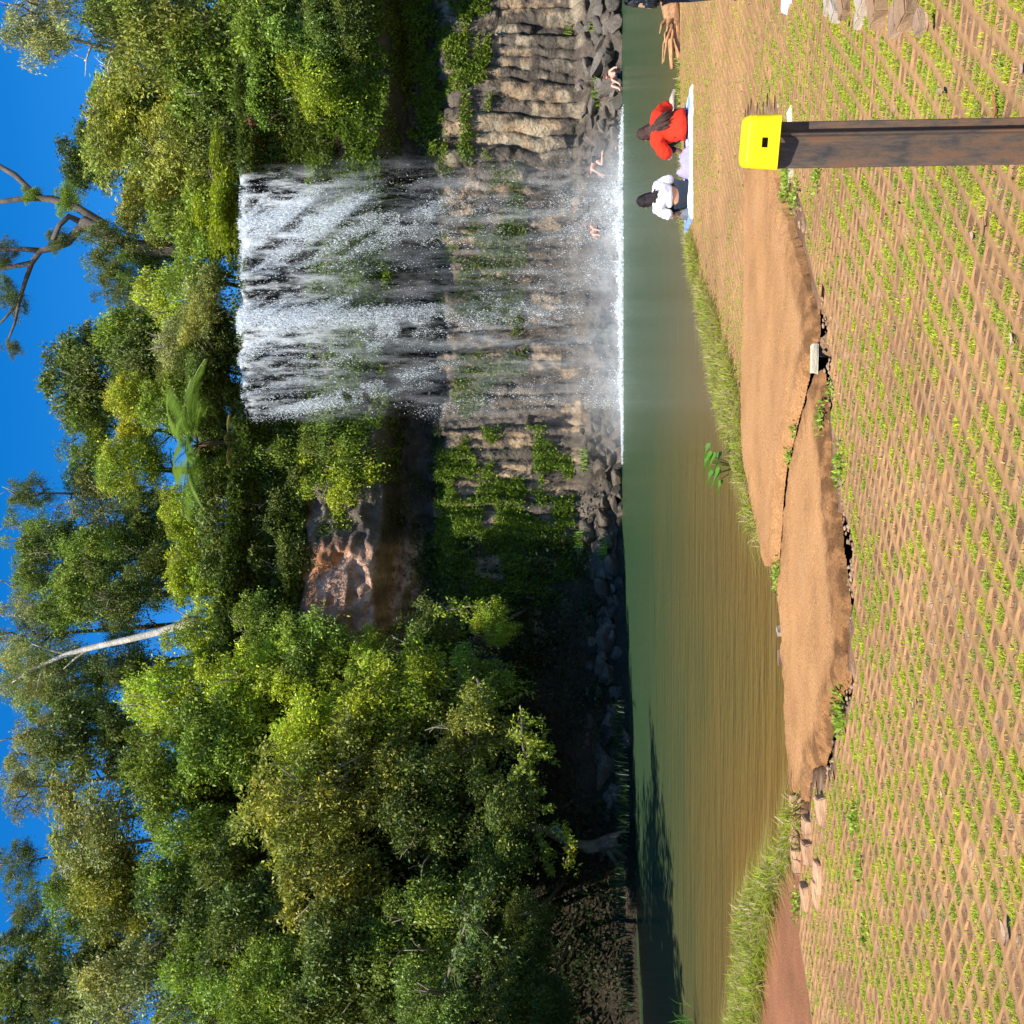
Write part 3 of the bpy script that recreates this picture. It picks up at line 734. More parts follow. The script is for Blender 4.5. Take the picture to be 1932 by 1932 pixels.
#TREES
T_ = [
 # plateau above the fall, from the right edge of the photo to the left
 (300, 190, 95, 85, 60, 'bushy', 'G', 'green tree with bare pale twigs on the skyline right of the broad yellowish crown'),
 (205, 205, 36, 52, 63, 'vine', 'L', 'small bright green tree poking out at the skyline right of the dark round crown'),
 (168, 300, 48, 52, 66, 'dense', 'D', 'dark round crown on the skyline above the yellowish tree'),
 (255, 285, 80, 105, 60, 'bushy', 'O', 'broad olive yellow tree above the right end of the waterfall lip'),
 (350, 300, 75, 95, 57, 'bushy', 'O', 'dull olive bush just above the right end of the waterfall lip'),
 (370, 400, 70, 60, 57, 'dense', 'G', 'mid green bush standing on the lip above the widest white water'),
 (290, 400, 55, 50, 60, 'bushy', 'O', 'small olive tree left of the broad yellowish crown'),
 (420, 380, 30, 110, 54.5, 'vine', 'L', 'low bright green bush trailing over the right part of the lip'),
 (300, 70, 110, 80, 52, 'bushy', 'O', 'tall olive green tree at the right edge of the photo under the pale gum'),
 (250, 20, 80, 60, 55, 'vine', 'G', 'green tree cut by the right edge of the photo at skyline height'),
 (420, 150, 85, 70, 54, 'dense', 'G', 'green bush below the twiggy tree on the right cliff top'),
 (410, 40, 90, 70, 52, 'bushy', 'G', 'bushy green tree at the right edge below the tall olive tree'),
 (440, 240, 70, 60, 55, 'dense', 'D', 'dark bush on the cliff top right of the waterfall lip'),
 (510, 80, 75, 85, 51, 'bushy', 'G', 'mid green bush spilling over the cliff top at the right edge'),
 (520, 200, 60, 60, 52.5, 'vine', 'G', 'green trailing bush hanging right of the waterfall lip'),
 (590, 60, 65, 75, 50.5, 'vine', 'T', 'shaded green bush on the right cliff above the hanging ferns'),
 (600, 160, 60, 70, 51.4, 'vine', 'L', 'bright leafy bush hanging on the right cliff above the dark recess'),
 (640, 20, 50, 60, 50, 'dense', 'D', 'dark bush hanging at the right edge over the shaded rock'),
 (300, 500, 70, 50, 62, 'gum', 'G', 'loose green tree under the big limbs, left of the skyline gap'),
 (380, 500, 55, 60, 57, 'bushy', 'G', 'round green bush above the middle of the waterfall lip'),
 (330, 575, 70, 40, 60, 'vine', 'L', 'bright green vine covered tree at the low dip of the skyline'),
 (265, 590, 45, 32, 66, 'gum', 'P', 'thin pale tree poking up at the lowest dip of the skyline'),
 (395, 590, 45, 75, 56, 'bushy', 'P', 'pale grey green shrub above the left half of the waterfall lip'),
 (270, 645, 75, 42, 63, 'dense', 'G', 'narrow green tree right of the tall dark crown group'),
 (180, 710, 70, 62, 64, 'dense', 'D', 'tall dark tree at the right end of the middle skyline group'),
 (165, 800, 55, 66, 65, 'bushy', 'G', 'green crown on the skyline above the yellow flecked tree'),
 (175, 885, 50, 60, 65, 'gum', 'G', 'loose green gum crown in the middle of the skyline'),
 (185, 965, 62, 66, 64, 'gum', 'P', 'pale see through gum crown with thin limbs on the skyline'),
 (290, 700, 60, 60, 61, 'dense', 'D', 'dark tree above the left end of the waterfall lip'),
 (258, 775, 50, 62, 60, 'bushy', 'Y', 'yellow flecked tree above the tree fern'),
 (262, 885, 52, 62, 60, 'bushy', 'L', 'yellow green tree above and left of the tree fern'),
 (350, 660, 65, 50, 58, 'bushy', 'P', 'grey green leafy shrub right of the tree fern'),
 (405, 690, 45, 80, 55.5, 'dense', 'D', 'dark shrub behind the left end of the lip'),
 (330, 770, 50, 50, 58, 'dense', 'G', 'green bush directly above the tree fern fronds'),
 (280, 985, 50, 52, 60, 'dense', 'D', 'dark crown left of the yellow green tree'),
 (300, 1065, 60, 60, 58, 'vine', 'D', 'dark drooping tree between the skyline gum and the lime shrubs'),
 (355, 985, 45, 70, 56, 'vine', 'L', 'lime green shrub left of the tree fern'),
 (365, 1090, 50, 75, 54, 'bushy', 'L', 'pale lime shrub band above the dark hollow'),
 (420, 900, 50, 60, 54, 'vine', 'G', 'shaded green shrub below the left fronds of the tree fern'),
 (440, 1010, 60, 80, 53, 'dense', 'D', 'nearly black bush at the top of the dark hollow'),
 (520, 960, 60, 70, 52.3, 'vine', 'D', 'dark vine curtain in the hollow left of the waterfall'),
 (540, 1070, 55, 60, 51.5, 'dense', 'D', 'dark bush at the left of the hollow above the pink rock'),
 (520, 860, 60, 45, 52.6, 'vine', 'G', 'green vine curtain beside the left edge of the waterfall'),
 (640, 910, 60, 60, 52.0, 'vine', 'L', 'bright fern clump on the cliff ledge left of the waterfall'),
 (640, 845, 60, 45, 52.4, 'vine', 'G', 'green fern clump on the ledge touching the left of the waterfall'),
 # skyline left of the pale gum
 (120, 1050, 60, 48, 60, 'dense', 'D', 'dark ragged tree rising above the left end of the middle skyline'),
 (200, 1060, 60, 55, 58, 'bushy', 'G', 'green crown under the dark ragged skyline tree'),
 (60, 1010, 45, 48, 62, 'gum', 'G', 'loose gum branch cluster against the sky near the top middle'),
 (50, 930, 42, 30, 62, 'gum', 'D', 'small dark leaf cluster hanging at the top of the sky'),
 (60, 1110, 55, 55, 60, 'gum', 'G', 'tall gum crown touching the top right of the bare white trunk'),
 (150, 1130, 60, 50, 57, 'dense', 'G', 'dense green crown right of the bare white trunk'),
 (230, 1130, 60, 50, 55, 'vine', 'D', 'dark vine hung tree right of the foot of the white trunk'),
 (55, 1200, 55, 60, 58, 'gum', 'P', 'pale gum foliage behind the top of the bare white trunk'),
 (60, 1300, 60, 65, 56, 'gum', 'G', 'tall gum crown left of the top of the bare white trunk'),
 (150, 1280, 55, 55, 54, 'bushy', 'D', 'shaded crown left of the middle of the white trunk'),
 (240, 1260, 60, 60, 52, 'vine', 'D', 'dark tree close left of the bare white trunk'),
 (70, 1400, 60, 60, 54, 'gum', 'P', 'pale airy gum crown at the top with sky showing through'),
 (45, 1490, 45, 50, 56, 'gum', 'P', 'thin pale gum tip left of the airy crown at the top'),
 (180, 1385, 72, 62, 50, 'dense', 'D', 'very dark crown right of the big pale grey green crown'),
 (30, 1630, 32, 42, 56, 'gum', 'D', 'small dark gum crown against the sky near the top left'),
 (50, 1725, 48, 55, 54, 'gum', 'D', 'dark gum crown at the top left with small sky holes'),
 (50, 1850, 60, 75, 52, 'dense', 'D', 'dark tree in the top left corner'),
 (190, 1560, 85, 105, 47, 'bushy', 'P', 'big pale grey green crown below the sky at upper left'),
 (150, 1700, 60, 70, 49, 'bushy', 'G', 'green crown left of the big pale crown'),
 (235, 1700, 75, 80, 46, 'dense', 'O', 'dull olive crown below and left of the big pale crown'),
 (160, 1850, 75, 80, 46, 'dense', 'D', 'dark tree at the left edge below the corner tree'),
 (270, 1860, 80, 75, 43, 'bushy', 'P', 'grey green leafy tree at the left edge under the dark trees'),
 # lit slope right of centre-left
 (400, 1190, 65, 60, 50, 'bushy', 'L', 'bright green tree under the foot of the bare white trunk'),
 (335, 1330, 85, 75, 48, 'bushy', 'L', 'lime green crown with a bright top below the very dark crown'),
 (330, 1450, 80, 75, 46, 'dense', 'G', 'green crown right of a deep shadow, under the big pale crown'),
 (420, 1400, 70, 75, 45, 'dense', 'G', 'mid green crown above the big olive tree'),
 (470, 1290, 75, 70, 46, 'bushy', 'L', 'yellow green crown right of and above the big olive tree'),
 (500, 1190, 60, 55, 48.5, 'vine', 'G', 'green vine hung tree left of the dark hollow'),
 (350, 1600, 80, 80, 44, 'vine', 'G', 'shaded green tree left of the lime crown'),
 (360, 1720, 75, 75, 43, 'dense', 'D', 'dark tree above the left part of the big olive tree'),
 (380, 1850, 80, 80, 41, 'bushy', 'G', 'green tree at the left edge, at half height of the slope'),
 (450, 1640, 70, 75, 42.5, 'dense', 'D', 'dark tree directly above and left of the big olive tree'),
 (590, 1240, 70, 65, 46.5, 'bushy', 'G', 'green tree at the left end of the pink rock'),
 (690, 1235, 50, 45, 47, 'vine', 'L', 'bright green bush below the pink rock'),
 (600, 1370, 85, 80, 44, 'bushy', 'L', 'bright green tree on the right shoulder of the big olive tree'),
 (580, 1510, 115, 115, 41.5, 'bushy', 'O', 'big rounded olive tree in the middle of the left slope'),
 (700, 1440, 95, 100, 41.5, 'bushy', 'O', 'olive lower crown bulging towards the pool'),
 (760, 1320, 85, 80, 43.5, 'bushy', 'L', 'light green bush between the big olive tree and the shaded cliff'),
 (500, 1760, 85, 85, 40.5, 'dense', 'D', 'dark green crown left of the big olive tree'),
 (510, 1880, 85, 75, 38.5, 'bushy', 'G', 'green tree at the left edge beside the dark green crown'),
 (640, 1670, 90, 95, 39.5, 'bushy', 'O', 'olive green crown low on the left of the big olive tree'),
 (660, 1830, 95, 90, 37.5, 'dense', 'D', 'dark tree low at the left edge of the slope'),
 (800, 1560, 90, 110, 40, 'vine', 'D', 'shaded tree drooping over the left shore'),
 (800, 1740, 90, 100, 37.5, 'vine', 'G', 'teal green drooping tree low on the left'),
 (820, 1890, 75, 70, 35.5, 'vine', 'T', 'bright leaved bush at the lower left edge over the dark bank'),
 (800, 1210, 70, 65, 46.2, 'vine', 'D', 'dark bush in the shade left of the cliff columns'),
 (880, 1400, 75, 80, 42, 'vine', 'O', 'olive hanging branches above the shaded shore'),
 (930, 1180, 42, 36, 45.5, 'vine', 'L', 'small lime bush lit in the shade beside the cliff'),
 (930, 1700, 65, 100, 38, 'vine', 'D', 'dark drooping bush just above the left bank'),
 (960, 1870, 60, 70, 35.5, 'vine', 'D', 'dark bush at the lower left edge near the water'),
 (985, 1850, 50, 65, 35.8, 'vine', 'D', 'dark low bush touching the left bank at the left edge'),
 (1000, 1755, 45, 60, 36.8, 'vine', 'D', 'dark low bush between the crooked trunk and the left edge'),
 (1030, 1905, 40, 50, 35.0, 'dense', 'D', 'lowest dark bush in the left edge corner above the shore grass'),
 (425, 760, 36, 50, 55.5, 'dense', 'D', 'dark bush filling the gap under the tree fern'),
 (415, 850, 36, 50, 55, 'dense', 'D', 'dark bush left of the trunk of the tree fern'),
 (405, 620, 36, 50, 57, 'dense', 'D', 'dark bush close behind the left half of the lip'),
 (345, 740, 45, 60, 60, 'dense', 'D', 'dark tree behind the fronds of the tree fern'),
 (900, 1290, 60, 55, 44.2, 'vine', 'G', 'green bush above the dark rocks of the left shore'),
]
for a in T_: tree(*a)
# unseen trees added beyond the left edge to shade the pool's left end
for (x_, y_, z_, r_, lb) in [(-18.5, 21.5, 12, 5.0, 'unseen shore tree added to shade the pool, taller of the two'), (-19.8, 16.0, 8, 4.0, 'lower unseen shore tree added to shade the pool, at the near end of the left bank')]:
    s_ = y_ / F / PXF; u_ = x_ * F / y_; v_ = .5 + F * math.tan(math.atan2(EYE - z_, y_) + PITCH)
    tree(v_ * PXF, PXF * (.5 - u_), r_ / s_, r_ / s_, y_, 'dense', 'D', lb)
# pale gum high in the right corner of the place, near the camera side
tree(70, 45, 75, 70, 50, 'gum', 'P', 'pale barked gum at the upper right with white twigs against the sky', bark=(.5, .45, .38))
# the small clump of leaves on twigs in the sky is the tip of the big limb tree

# big limb tree: limbs crossing the sky
Yl = 60
root_p = at(330, 455, Yl)
big = empty('limb_tree', tuple(root_p + (0, 1, -4.0)), label='tall tree with thick bare limbs spreading across the blue sky', cat='tree')
o0 = np.array(big.location)
mb = MB(); bk = (.13, .105, .085)
L = lambda pts, r0, r1, col=bk: mb.tube([at(a, b_, Yl + c_) - o0 for a, b_, c_ in pts], np.linspace(r0, r1, len(pts)), 8, col, jit=.12)
mb.tube([(0, 0, 0), at(260, 470, Yl) - o0, at(200, 440, Yl) - o0, at(155, 420, Yl) - o0], [.55, .45, .40, .36], 10, bk, jit=.15)
L([(200, 425, 0), (140, 388, 0), (100, 376, 0), (79, 374, 0), (56, 357, 0), (28, 330, 0), (0, 314, .5), (-40, 290, 1)], .25, .12)
L([(79, 374, 0), (50, 374, .2), (20, 378, 0), (-30, 384, 0)], .2, .13)
L([(155, 420, 0), (130, 408, -.3), (112, 425, -.5), (99, 453, -.5)], .2, .12)
L([(175, 420, 0), (150, 432, 0), (126, 458, 0), (100, 468, 0), (76, 473, 0), (60, 496, 0), (48, 530, 0), (36, 569, 0), (28, 610, 0), (12, 650, 0)], .26, .05)
L([(76, 473, 0), (45, 470, 0), (10, 470, 0), (-30, 476, 0)], .16, .10)
L([(60, 496, 0), (30, 502, .5), (-10, 508, .5)], .17, .10)
L([(36, 569, 0), (10, 600, .3), (-10, 620, .3)], .09, .05)
obj('trunk', mb.mesh('trunk', M['bark']), big)
for (px, py, rv, rh, kd, cl) in [(60, 366, 22, 16, 'vine', 'G'), (125, 378, 30, 28, 'vine', 'G'), (205, 470, 62, 55, 'gum', 'D'), (215, 540, 50, 40, 'gum', 'D'), (18, 560, 26, 55, 'gum', 'D'), (5, 480, 24, 55, 'gum', 'D'), (24, 655, 18, 22, 'gum', 'D'), (110, 452, 26, 18, 'vine', 'D'), (250, 500, 40, 50, 'gum', 'D')]:
    c = at(px, py, Yl); s = Yl / F / PXF
    o = obj('crown', CR[kd][(px + py) % 4], big, color=tuple(v * (.9 + .3 * random.random()) for v in COLR[cl]))
    o.location = c - o0; o.scale = (rh * s * 1.1, rv * s * 1.1, rv * s * 1.1); o.rotation_euler = (0, 0, random.random() * 6)
# bare white trunk
a = at(360, 1173, 50)
wt = empty('leaning_tree', tuple(a + (0, .3, -1.5)), label='bare pale white trunk leaning left against the dark trees', cat='tree')
o0 = np.array(wt.location); mb = MB()
mb.tube([(0, 0, 0)] + [at(x, y, 50) - o0 for x, y in [(355, 1175), (300, 1192), (240, 1207), (175, 1221), (126, 1234), (90, 1250), (53, 1266), (20, 1290)]], [.22, .2, .18, .16, .14, .11, .09, .06, .03], 8, (.62, .56, .47))
for s_, e_ in [((126, 1234), (60, 1215)), ((175, 1221), (120, 1262)), ((90, 1250), (70, 1300))]:
    mb.tube([at(*s_, 50) - o0, at((s_[0] + e_[0]) / 2 - 5, (s_[1] + e_[1]) / 2, 50) - o0, at(*e_, 50) - o0], [.08, .05, .02], 5, (.5, .45, .38))
obj('trunk', mb.mesh('trunk', M['bark']), wt)
o = obj('crown', CR['gum'][1], wt, color=COLR['P']); o.location = at(45, 1275, 50) - o0; o.scale = (1.6, 1.5, 1.3)

# lit branches reaching out low over the water
def spray_branch(pts, Y, n_, wid, colr, label, dro=.5, ls=.16):
    P = np.array([at(a_, b_, Y + c_) for a_, b_, c_ in pts]); o_ = P[0].copy(); P = P - o_
    root = empty('leafy_branch', tuple(o_), label=label, cat='branch')
    mb = MB(); mb.tube(P, np.linspace(.07, .015, len(P)), 5, (.2, .17, .12)); ends = []
    for k in range(26):
        t_ = random.uniform(.1, .98) * (len(P) - 1); i0 = int(t_); st = P[i0] * (1 - t_ + i0) + P[i0 + 1] * (t_ - i0)
        e = st + np.array([random.gauss(0, 1), random.gauss(0, 1), random.gauss(-dro, .7)]) * wid * random.uniform(.3, 1); mb.tube([st, (st + e) / 2 + (0, 0, .06), e], [.02, .012, .005], 4, (.25, .2, .13)); ends.append((st, e))
    obj('limb', mb.mesh('limb', M['bark']), root)
    ix = rng.integers(0, len(ends), n_); tt = rng.random((n_, 1)) ** .6; S_ = np.array([a_[0] for a_ in ends]); E_ = np.array([a_[1] for a_ in ends])
    Pp = S_[ix] * (1 - tt) + E_[ix] * tt + rng.normal(0, .07, (n_, 3)); D = rng.normal(size=(n_, 3)) * .8; D[:, 2] -= .6; D /= np.linalg.norm(D, axis=1)[:, None]
    L_ = ls * (.6 + .8 * rng.random(n_)); V, Q, Cc = leaf_quads(Pp, D, L_, L_ * .42, np.array(colr) * (.6 + .8 * rng.random((n_, 1))))
    obj('leaves', mesh_np('leaves', V, Q, M['plant'], Cc), root)
spray_branch([(985, 1340, 0), (985, 1400, -.3), (1000, 1470, -.6), (1012, 1560, -.8), (1030, 1640, -1)], 40.5, 1900, .85, (.30, .36, .05), 'long low branch of lime leaves lit against the shade over the left water')
spray_branch([(900, 1280, 0), (915, 1320, -.3), (930, 1400, -.4), (935, 1470, -.5)], 42, 1300, .8, (.26, .32, .05), 'lit leafy branch above the longest low branch, right of centre on the left slope')
spray_branch([(960, 1380, 0), (1010, 1400, -.3), (1040, 1430, -.4)], 41, 500, .5, (.36, .42, .04), 'short bright branch tip hanging lowest over the dark shore')
spray_branch([(1050, 1560, 0), (1075, 1590, -.3), (1065, 1640, -.4)], 39, 300, .4, (.42, .44, .04), 'small yellow leaf spray low over the left bank')
spray_branch([(820, 1160, 0), (850, 1150, -.3), (905, 1140, -.4), (925, 1170, -.5)], 45.8, 900, .6, (.33, .42, .04), 'bright lime leaf spray in front of the shaded cliff corner')
spray_branch([(830, 1880, 0), (860, 1800, -.5), (880, 1740, -.8), (870, 1690, -1)], 35.5, 1500, .9, (.17, .25, .07), 'bluish green leafy branch low at the left edge')
# tree fern
def frond(mb, o, az, L_, rise, droop, c0, w=.55):
    n_ = 15; t = np.linspace(0, 1, n_)
    P = np.stack([np.cos(az) * L_ * t, np.sin(az) * L_ * t, L_ * (rise * t - droop * t ** 2)], -1) + o
    mb.tube(P, np.linspace(.03, .008, n_), 4, (.16, .13, .05))
    D = np.gradient(P, axis=0); D /= np.linalg.norm(D, axis=1)[:, None]
    side = np.array([-np.sin(az), np.cos(az), 0])
    Pp, Dd, Ll = [], [], []
    for s_ in (-1, 1):
        for t_ in np.linspace(.12, .99, 46):
            k_ = t_ * (n_ - 1); i0 = int(k_); f_ = k_ - i0; i1 = min(i0 + 1, n_ - 1)
            Pp.append(P[i0] * (1 - f_) + P[i1] * f_); d = side * s_ + D[i0] * .35 + np.array([0, 0, -.25]); Dd.append(d / np.linalg.norm(d))
            Ll.append(L_ * w * .45 * math.sin(math.pi * min(1, t_ * .82 + .16)) ** .7 + .03)
    n2_ = len(Pp); Pp = np.array(Pp); Dd = np.array(Dd); Ll = np.array(Ll)
    S = np.cross(Dd, np.array([0, 0, 1.0])); S /= np.linalg.norm(S, axis=1)[:, None]
    W = .016 * L_ / 2.2 + .006
    V = np.stack([Pp, Pp + Dd * Ll[:, None] * .5 + S * W, Pp + Dd * Ll[:, None] - (0, 0, .05), Pp + Dd * Ll[:, None] * .5 - S * W], 1).reshape(-1, 3)
    mb.add(V, (np.arange(n2_) * 4)[:, None] + np.arange(4), None, np.repeat(np.array(c0) * (.8 + .4 * rng.random((n2_, 1))), 4, 0))
def fern(c, R_, n_, label, colr, trunk_h, name='tree_fern'):
    root = empty(name, tuple(np.array(c) - (0, 0, trunk_h)), label=label, cat='fern')
    mb = MB(); mb.tube([(0, 0, 0), (.05, 0, trunk_h * .5), (0, 0, trunk_h)], [.12, .1, .12], 7, (.08, .05, .03), jit=.3); obj('trunk', mb.mesh('trunk', M['bark']), root)
    for k in range(n_):
        mb = MB(); frond(mb, np.array([0, 0, trunk_h]), k / n_ * 6.283 + rng.random() * .3, R_ * (.8 + .3 * rng.random()), .34 + .2 * rng.random(), .42 + .25 * rng.random(), colr)
        obj('frond', mb.mesh('frond', M['plant'], False), root)
fern(at(375, 838, 53.2), 4.2, 17, 'large pale green tree fern with spreading fronds left of the waterfall lip', (.27, .39, .13), 2.2)
fern(at(440, 832, 52.4), 1.5, 7, 'smaller brownish tree fern with hanging fronds under the large one', (.22, .2, .08), 1.0)

# ------------------------------------------------------------------ plants clinging to the cliff and covering the slopes (uncountable)
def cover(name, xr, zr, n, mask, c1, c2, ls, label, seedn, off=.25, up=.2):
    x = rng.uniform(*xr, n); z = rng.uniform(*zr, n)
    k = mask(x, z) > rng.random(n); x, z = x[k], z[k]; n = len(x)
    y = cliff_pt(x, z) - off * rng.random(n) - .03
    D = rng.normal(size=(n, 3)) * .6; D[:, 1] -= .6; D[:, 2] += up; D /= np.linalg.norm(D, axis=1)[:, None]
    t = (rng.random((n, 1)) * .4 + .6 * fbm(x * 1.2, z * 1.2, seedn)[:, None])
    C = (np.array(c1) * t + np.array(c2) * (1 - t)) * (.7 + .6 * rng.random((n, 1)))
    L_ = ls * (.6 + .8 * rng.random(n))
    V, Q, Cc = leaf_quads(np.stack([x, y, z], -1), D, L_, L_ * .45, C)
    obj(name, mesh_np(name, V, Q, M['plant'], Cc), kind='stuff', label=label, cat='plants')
cover('cliff_ferns', (1.5, 34), (10.9, 15.2), 95000, lambda x, z: sstep(fbm(x * .8, z * .9, 201) + .12 * sstep(z, 15, 12.5), .36, .5) * (1 - .55 * (sstep(x, 4, 5) * sstep(x, 16.5, 15.5)) * sstep(z, 13.2, 14.2)), (.24, .33, .03), (.07, .13, .02), .16,
      'band of bright ferns clinging to the cliff ledge on both sides of the fall', 205, .35)
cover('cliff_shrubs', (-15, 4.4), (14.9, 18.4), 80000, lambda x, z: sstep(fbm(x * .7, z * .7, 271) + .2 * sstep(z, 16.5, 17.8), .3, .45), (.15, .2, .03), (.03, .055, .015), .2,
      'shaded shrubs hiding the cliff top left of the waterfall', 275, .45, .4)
cover('cliff_shrubs', (16.2, 26), (13.6, 18.2), 42000, lambda x, z: sstep(fbm(x * .8, z * .8, 281), .36, .52), (.17, .22, .03), (.04, .065, .016), .17,
      'dark creeper over the brown rock right of the waterfall lip', 285, .5, .1)
cover('cliff_shrubs', (-9, 0), (9.3, 15), 16000, lambda x, z: sstep(fbm(x * 1.1, z * 1.1, 291), .58, .66), (.22, .28, .04), (.06, .1, .02), .15,
      'tufts of creeper on the bare pinkish rock face', 295, .2, .1)
cover('cliff_moss', (3, 17), (4.5, 9), 26000, lambda x, z: sstep(fbm(x * .7, z * .8, 211) + .35 * np.exp(-((x - 6.5) / 2) ** 2 - ((z - 7.2) / 1.4) ** 2), .55, .7), (.22, .3, .03), (.10, .17, .03), .13,
      'green moss on the columns behind the veil of the fall', 215, .1)
cover('cliff_creeper', (-4.5, 4.2), (2.2, 9), 60000, lambda x, z: sstep(fbm(x * .8, z * .8, 221) + .30 * np.exp(-((x + .6 - (z - 5) * .3) / 1.9) ** 2 - ((z - 4.8) / 2.1) ** 2) + .12 * sstep(z, 7.5, 8.3), .53, .64), (.27, .36, .04), (.10, .18, .02), .13,
      'bright green creeper over the columns left of the waterfall', 225, .22)
cover('cliff_creeper', (17, 34), (6.2, 11), 60000, lambda x, z: sstep(fbm(x * .9, z * 1.6, 231) + .16 * sstep(x, 18, 22.5) * sstep(z, 5.8, 7.6), .5, .62), (.24, .31, .03), (.08, .14, .02), .16,
      'yellow green creeper over the upper columns right of the waterfall', 235, .3, -.3)
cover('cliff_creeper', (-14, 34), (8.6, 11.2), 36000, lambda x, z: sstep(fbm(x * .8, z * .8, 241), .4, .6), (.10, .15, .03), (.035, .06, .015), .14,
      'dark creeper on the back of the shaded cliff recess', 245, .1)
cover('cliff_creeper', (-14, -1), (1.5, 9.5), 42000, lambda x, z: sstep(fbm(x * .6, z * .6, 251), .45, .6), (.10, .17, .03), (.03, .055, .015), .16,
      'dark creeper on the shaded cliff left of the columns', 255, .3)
# undergrowth on the hillsides
n = 1500000
x = rng.uniform(-34, 40, n); y = rng.uniform(30, 74, n)
k = np.abs(x) < .56 * y + 3; x, y = x[k], y[k]
z = terr(x, y); sdv = sdist(POOL, x, y)
zz2 = terr(x, y + .3); slope = np.abs(zz2 - z) / .3 + np.abs(terr(x + .3, y) - z) / .3
k = (sdv > .9) & (fbm(x * .9, z * .9, 261) > .30 + .20 * sstep(z, 7, 2)) & (rng.random(len(x)) < .12 + .20 * slope)
k &= ~((z < 17.0) & (x > 1))
x, y, z, sdv = x[k], y[k], z[k], sdv[k]; n = len(x)
h = rng.random(n) ** 1.5 * (1.2 + 2.2 * fbm(x * .4, y * .4, 262))
h = np.where((x > 2.5) & (x < 17.5) & (y < 57), h * .12, h)
D = rng.normal(size=(n, 3)); D[:, 1] -= .3; D /= np.linalg.norm(D, axis=1)[:, None]
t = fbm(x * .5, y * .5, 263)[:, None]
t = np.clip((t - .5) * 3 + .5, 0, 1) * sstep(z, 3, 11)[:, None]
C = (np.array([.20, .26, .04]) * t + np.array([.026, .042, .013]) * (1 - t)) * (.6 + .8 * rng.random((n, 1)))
L_ = .2 * (.6 + .8 * rng.random(n))
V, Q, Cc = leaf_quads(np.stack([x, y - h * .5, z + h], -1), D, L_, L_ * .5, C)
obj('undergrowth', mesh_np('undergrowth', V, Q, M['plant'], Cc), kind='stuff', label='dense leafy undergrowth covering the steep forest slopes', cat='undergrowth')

n = 46000
x = rng.uniform(-3, 18, n); y = rng.uniform(52.6, 58.5, n); h = rng.random(n) ** 1.4 * (.5 + 1.6 * fbm(x * .8, y * .8, 361)) * sstep(y, 52.4, 53.6)
D = rng.normal(size=(n, 3)); D[:, 1] -= .4; D /= np.linalg.norm(D, axis=1)[:, None]; t = fbm(x * .9, h * 2, 362)[:, None]
C = (np.array([.17, .22, .04]) * t + np.array([.045, .07, .02]) * (1 - t)) * (.5 + .9 * rng.random((n, 1))); L_ = .16 * (.6 + .8 * rng.random(n))
V, Q, Cc = leaf_quads(np.stack([x, y, 17.75 + h], -1), D, L_, L_ * .45, C)
obj('stream_shrubs', mesh_np('stream_shrubs', V, Q, M['plant'], Cc), kind='stuff', label='low dark shrubs along the stream above the waterfall lip', cat='plants')
# grass clumps along the shaded shore
def tuft(c, n_, h, r_, w, colr, name, label, cat='plant', group=None, lean=.9):
    P = np.array(c) + np.concatenate([rng.normal(0, r_, (n_, 2)), np.zeros((n_, 1))], 1) * 1.0
    me = blades('tmp', P - np.array(c), h * (.3 + .8 * rng.random(n_) ** 1.5), w * (.7 + .6 * rng.random(n_)), np.array(colr) * (.6 + .8 * rng.random((n_, 1))), lean=lean, mat_=M['plant'])
    me.name = name; me.data.name = name; me.location = c; me['label'] = label; me['category'] = cat
    if group: me['group'] = group
    return me
for px, py, Y_, lb in [(1150, 1380, 42.5, 'dark grassy clump on the left shore nearest the cliff'), (1158, 1530, 40.2, 'small dark grassy clump in the middle of the left shore'), (1150, 1690, 37.6, 'wide dark grassy clump on the left shore'), (1165, 1840, 36.6, 'dark grassy clump on the shore at the left edge')]:
    c = at(px, py, Y_); c[2] = max(c[2] - .5, .1)
    tuft(c, 300, .65, .75, .04, (.028, .06, .018), 'shore_grass', lb)
for px, py, Y_, lb in [(1078, 65, 53, 'bright green weed on the boulders at the far right of the cliff foot'), (1130, 45, 52, 'lime weed low on the boulders near the right edge'), (1130, 175, 52, 'lime weed between the boulders above the sitting bather'),
                       (1108, 872, 52.2, 'lime weed on the rocks left of the waterfall'), (1100, 1022, 51, 'green weed where the columns meet the left rocks'), (1145, 1040, 50, 'small weed on the low rocks left of the fall')]:
    c = at(px, py, Y_); tuft(c, 90, .6, .28, .06, (.22, .34, .05), 'weed', lb)
tuft((-9.9, 20.2, .1), 110, .6, .35, .035, (.09, .22, .04), 'shore_grass', 'dark green reeds leaning into the water at the left edge')
# lichen coloured soil roots on the left shore: big dark trunk arching
mb = MB(); P = [at(x, y, 40) for x, y in [(1165, 1585), (1140, 1592), (1110, 1600), (1075, 1590), (1040, 1568), (990, 1560), (940, 1540)]]
o0 = P[0].copy(); mb.tube([p - o0 for p in P], [.34, .28, .24, .22, .2, .17, .12], 8, (.14, .11, .08), jit=.2)
for e_ in [(1170, 1560), (1172, 1615), (1160, 1640)]: mb.tube([at(1140, 1590, 40) - o0, at(*e_, 40) - o0 - (0, .3, .2)], [.16, .05], 6, (.16, .11, .07), jit=.2)
t_ = empty('shore_tree', tuple(o0), label='dark crooked trunk arching up from the roots of the left bank', cat='tree'); obj('trunk', mb.mesh('trunk', M['bark']), t_)
o = obj('crown', CR['vine'][2], t_, color=COLR['D']); o.location = P[-1] - o0; o.scale = (2.2, 1.8, 1.6)

